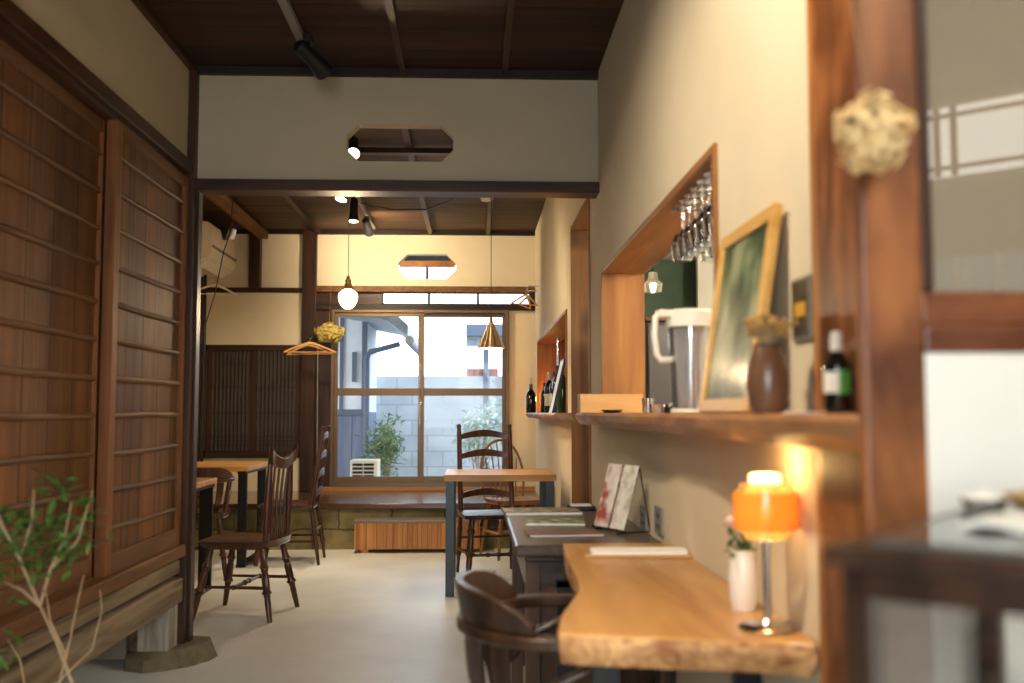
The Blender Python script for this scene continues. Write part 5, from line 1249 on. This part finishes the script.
# ------------------------------------------------------------------ indoor air conditioner on the left wall
af0 = at(213, 222, 8.35); 
ac = thing('air_conditioner', 'cream wall air conditioner high on the left of the back room', 'air conditioner', (XLB, 8.33, af0.z-.34))
dpt = af0.x-XLB; Lc = .86
prof = [(0, .02), (0, .34), (dpt-.05, .345), (dpt-.01, .325), (dpt, .29), (dpt, .085), (dpt-.025, .05), (dpt-.11, 0), (.08, -.01)]
acb = MB().prism([(x, z) for x, z in prof], 0, Lc, 'Y').build('casing', 'cream_plastic', ac, bevel=.012)
MB().box((dpt-.015, .01, .125), (dpt+.004, Lc-.01, .150)).build('stripe', plain('grey_brown_stripe', lin(120, 106, 84), .5), acb)
mb = MB(); 
mb.box((dpt-.13, .05, -.004), (dpt-.03, Lc-.05, .02), (0, R(-32), 0)); mb.build('louver', 'white_plastic', ac)
MB().box((dpt-.20, .02, .346), (dpt-.05, Lc-.02, .350)).build('intake_grille', 'grey_plastic', ac)
# silver socket with slanted cord
p = at(231, 235, 7.2)
sl = thing('clip_socket', 'silver lamp socket with thin cord before the air conditioner', 'socket', p)
MB().tube([(.012,0,.045),(-.012,0,-.03)], [.030,.033], 16).build('socket', 'chrome', sl, smooth=True)
MB().tube([(-.03,.0,-.03),(-.05,0,.035)], [.028,.026], 14).build('holder', 'black_metal', sl, smooth=True)
MB().tube([(.0,0,.03),(.01,0,ZB-.01-p.z)], .004, 6).build('rod', 'black_metal', sl)
e = at(199, 345, 7.2)-p; MB().tube([(-.02,0,-.03), (-.05,0,-.12), e*.55+Vector((.008,0,0)), e, e+Vector((-.03,0,-.25))], .004, 6).build('cord', 'cord', sl, smooth=True)
# black pole and hanger under the AC
p = at(205, 300, 8.9)
cr = thing('coat_pole', 'thin black pole rising beside the left wall under the air conditioner', 'pole', (p.x, 8.9, zb))
MB().tube([(0,0,.012),(0,0,at(205,275,8.9).z-zb)], .014, 10).build('pole', 'black_metal', cr, smooth=True)
MB().lathe([(0,0),(.09,0),(.09,.008),(.02,.014),(0,.014)], n=20).build('base', 'black_metal', cr, smooth=True)
# coat hangers
def coat_hanger(loc, rz, label, w=.42, mat='hanger', group=None, hook=.05):
    t = thing('coat_hanger', label, 'coat hanger', loc, rz); rows = []
    for k in range(17):
        u = -1+k/8; x = u*w/2; z = -.015-.085*abs(u)**1.25; th = .011*(1-.35*abs(u)); yy = .022*(u*u)
        rows.append([(x, yy-.008, z-th), (x, yy+.008, z-th), (x, yy+.008, z+th), (x, yy-.008, z+th)])
    MB().strip(rows).build('shoulder', mat, t, smooth=True, bevel=.003)
    MB().tube([(-w/2*.93, .019, -.098), (w/2*.93, .019, -.098)], .005, 8).build('bar', mat, t, smooth=True)
    pts = [(0,0,-.01), (0,0,.018)] + [(.018*math.sin(a), 0, .036-.018*math.cos(a)) for a in [k*PI/6 for k in range(1, 9)]]
    MB().tube(pts, .0022, 6).build('hook', 'chrome', t, smooth=True)
    return t
hc = at(310, 341, 8.95)
coat_hanger((hc.x, 8.95, hc.z), R(6), 'pale wooden coat hanger hanging before the brown post, nearer one', .46)
coat_hanger((hc.x-.03, 9.05, hc.z-.012), R(-16), 'pale wooden coat hanger hanging close behind another at the brown post', .44)
hr = at(313, 334, 9.02)
rg = thing('hook_rail', 'dark hook arm on the brown post carrying two coat hangers', 'hook', (hr.x-.02, YB-.06, hc.z+.053))
MB().tube([(0,0,0),(0,-.46,0),(0,-.475,.02)], .0035, 8).build('arm', 'black_metal', rg, smooth=True); MB().lathe([(0,0),(.02,0),(.02,.006),(0,.006)], (0,0,0), 14).build('plate', 'black_metal', rg)
rg.children[1].rotation_euler = (R(90), 0, 0)
tag(MB().tube([(at(318,400,9.34).x, 9.34, zb), (at(317,400,9.34).x, 9.34, at(317,345,9.34).z)], .006, 8).build('white_pole', 'grey_plastic', smooth=True), 'slim white pole standing before the panel left of the window', 'pole')
hc = at(207, 290, 8.6)
coat_hanger((hc.x-.0, 8.85, at(205,283,8.85).z), R(20), 'cream coat hanger on the black pole under the air conditioner', .40, 'cream_plastic')
hk = at(522, 294, 8.9)
coat_hanger((XR-.12, 8.85, hk.z), R(35), 'pinkish wooden coat hanger on the right wall beside the transom, nearer one', .30, 'hanger')
coat_hanger((XR-.10, 9.04, hk.z), R(70), 'pinkish wooden coat hanger on the right wall beside the transom, farther one', .36, 'hanger')
wr = thing('wall_hook_rail', 'thin metal rail on the right wall holding two coat hangers', 'rail', (XR, 8.93, hk.z+.054))
MB().tube([(0,-.16,0),(-.10,-.16,0),(-.10,.16,0),(0,.16,0)], .004, 8).build('rail', 'chrome', wr, smooth=True)
# cream box under the desk end
p = at(500, 570, 4.6)
cb = thing('cream_box', 'cream box standing on the floor beyond the dark desk', 'box', (.10, 4.45, 0))
MB().box((0, 0, 0), (.22, .2, .36)).build('body', 'cream_plastic', cb, bevel=.008); MB().box((-.004, -.004, .36), (.224, .204, .38)).build('lid', 'cream_plastic', cb, bevel=.006)

# ------------------------------------------------------------------ plants at the lower left
def sapling(loc, label, stems, leaf_pts, seed, nl):
    rnd = random.Random(seed); t = thing('potted_sapling', label, 'plant', (loc[0], loc[1], 0))
    MB().lathe([(0,0),(.10,0),(.13,.20),(.14,.21),(.125,.21),(.12,.18),(0,.175)], n=24).build('pot', 'ceramic_brown', t, smooth=True)
    st = MB(); fo = MB()
    for s in stems:
        pts = [Vector(p)-Vector((loc[0], loc[1], 0)) for p in s[0]]; k = len(pts)
        st.tube(pts, [s[1]*(1-.6*i/(k-1)) for i in range(k)], 7)
    for (p, r_, m) in leaf_pts:
        p = Vector(p)-Vector((loc[0], loc[1], 0))
        for k in range(m):
            q = p+Vector((rnd.gauss(0, r_), rnd.gauss(0, r_), rnd.gauss(0, r_*.6)))
            fo.leaf(q, (rnd.gauss(0,1), rnd.gauss(0,1), rnd.uniform(-.9,.4)), .016, .042, (rnd.gauss(0,.3), rnd.gauss(0,.3), 1))
    st.build('stem', 'stem', t, smooth=True)
    if fo.v: fo.build('leaves', 'leaf', t)
    return t
Yp = 2.35
A = lambda x, y, Y=Yp: at(x, y, Y)
base = A(75, 760)
b0 = (base.x+.02, Yp, .18)
fork = A(42, 606)
stems = [([b0, A(72,683), A(56,640), A(40,606)], .0048), ([A(40,606), A(20,560), A(0,520), A(-10,470)], .004), ([A(40,606), A(50,570), A(64,540), A(72,500)], .0035),
         ([A(40,606), A(22,590), A(0,580), A(-20,575)], .0035), ([A(20,560), A(32,520), A(34,490)], .003), ([A(50,570), A(78,540), A(88,505), A(93,490)], .003), ([A(10,540), A(-8,510)], .003)]
lp = []
for x, y, r_, m in ((10,520,.040,34),(30,540,.045,44),(55,545,.045,44),(75,520,.035,30),(60,490,.022,16),(55,480,.015,10),(15,560,.04,30),(75,545,.025,16),(90,500,.012,5),(-10,530,.04,24),(0,590,.035,22),(40,515,.03,20)):
    lp.append((A(x, y, Yp+random.uniform(-.08,.08)), r_, m))
sapling((base.x, Yp), 'green leafed potted sapling in the lower left corner', stems, lp, 2, 0)
Y2 = 2.75
A2 = lambda x, y: at(x, y, Y2)
b2 = A2(60, 720)
sapling((b2.x-.05, Y2), 'bare twiggy potted sapling with sparse leaves at the lower left, behind the leafy one',
        [([(b2.x-.05, Y2, .18), A2(60,680), A2(70,640), A2(78,600), A2(84,575)], .004), ([A2(60,680), A2(92,650), A2(102,610), A2(100,590)], .003), ([A2(66,655), A2(50,620), A2(46,590)], .003), ([(b2.x-.05, Y2, .18), A2(20,660), A2(8,640)], .003)],
        [(A2(2,640), .03, 10), (A2(0,655), .03, 8)], 6, 0)
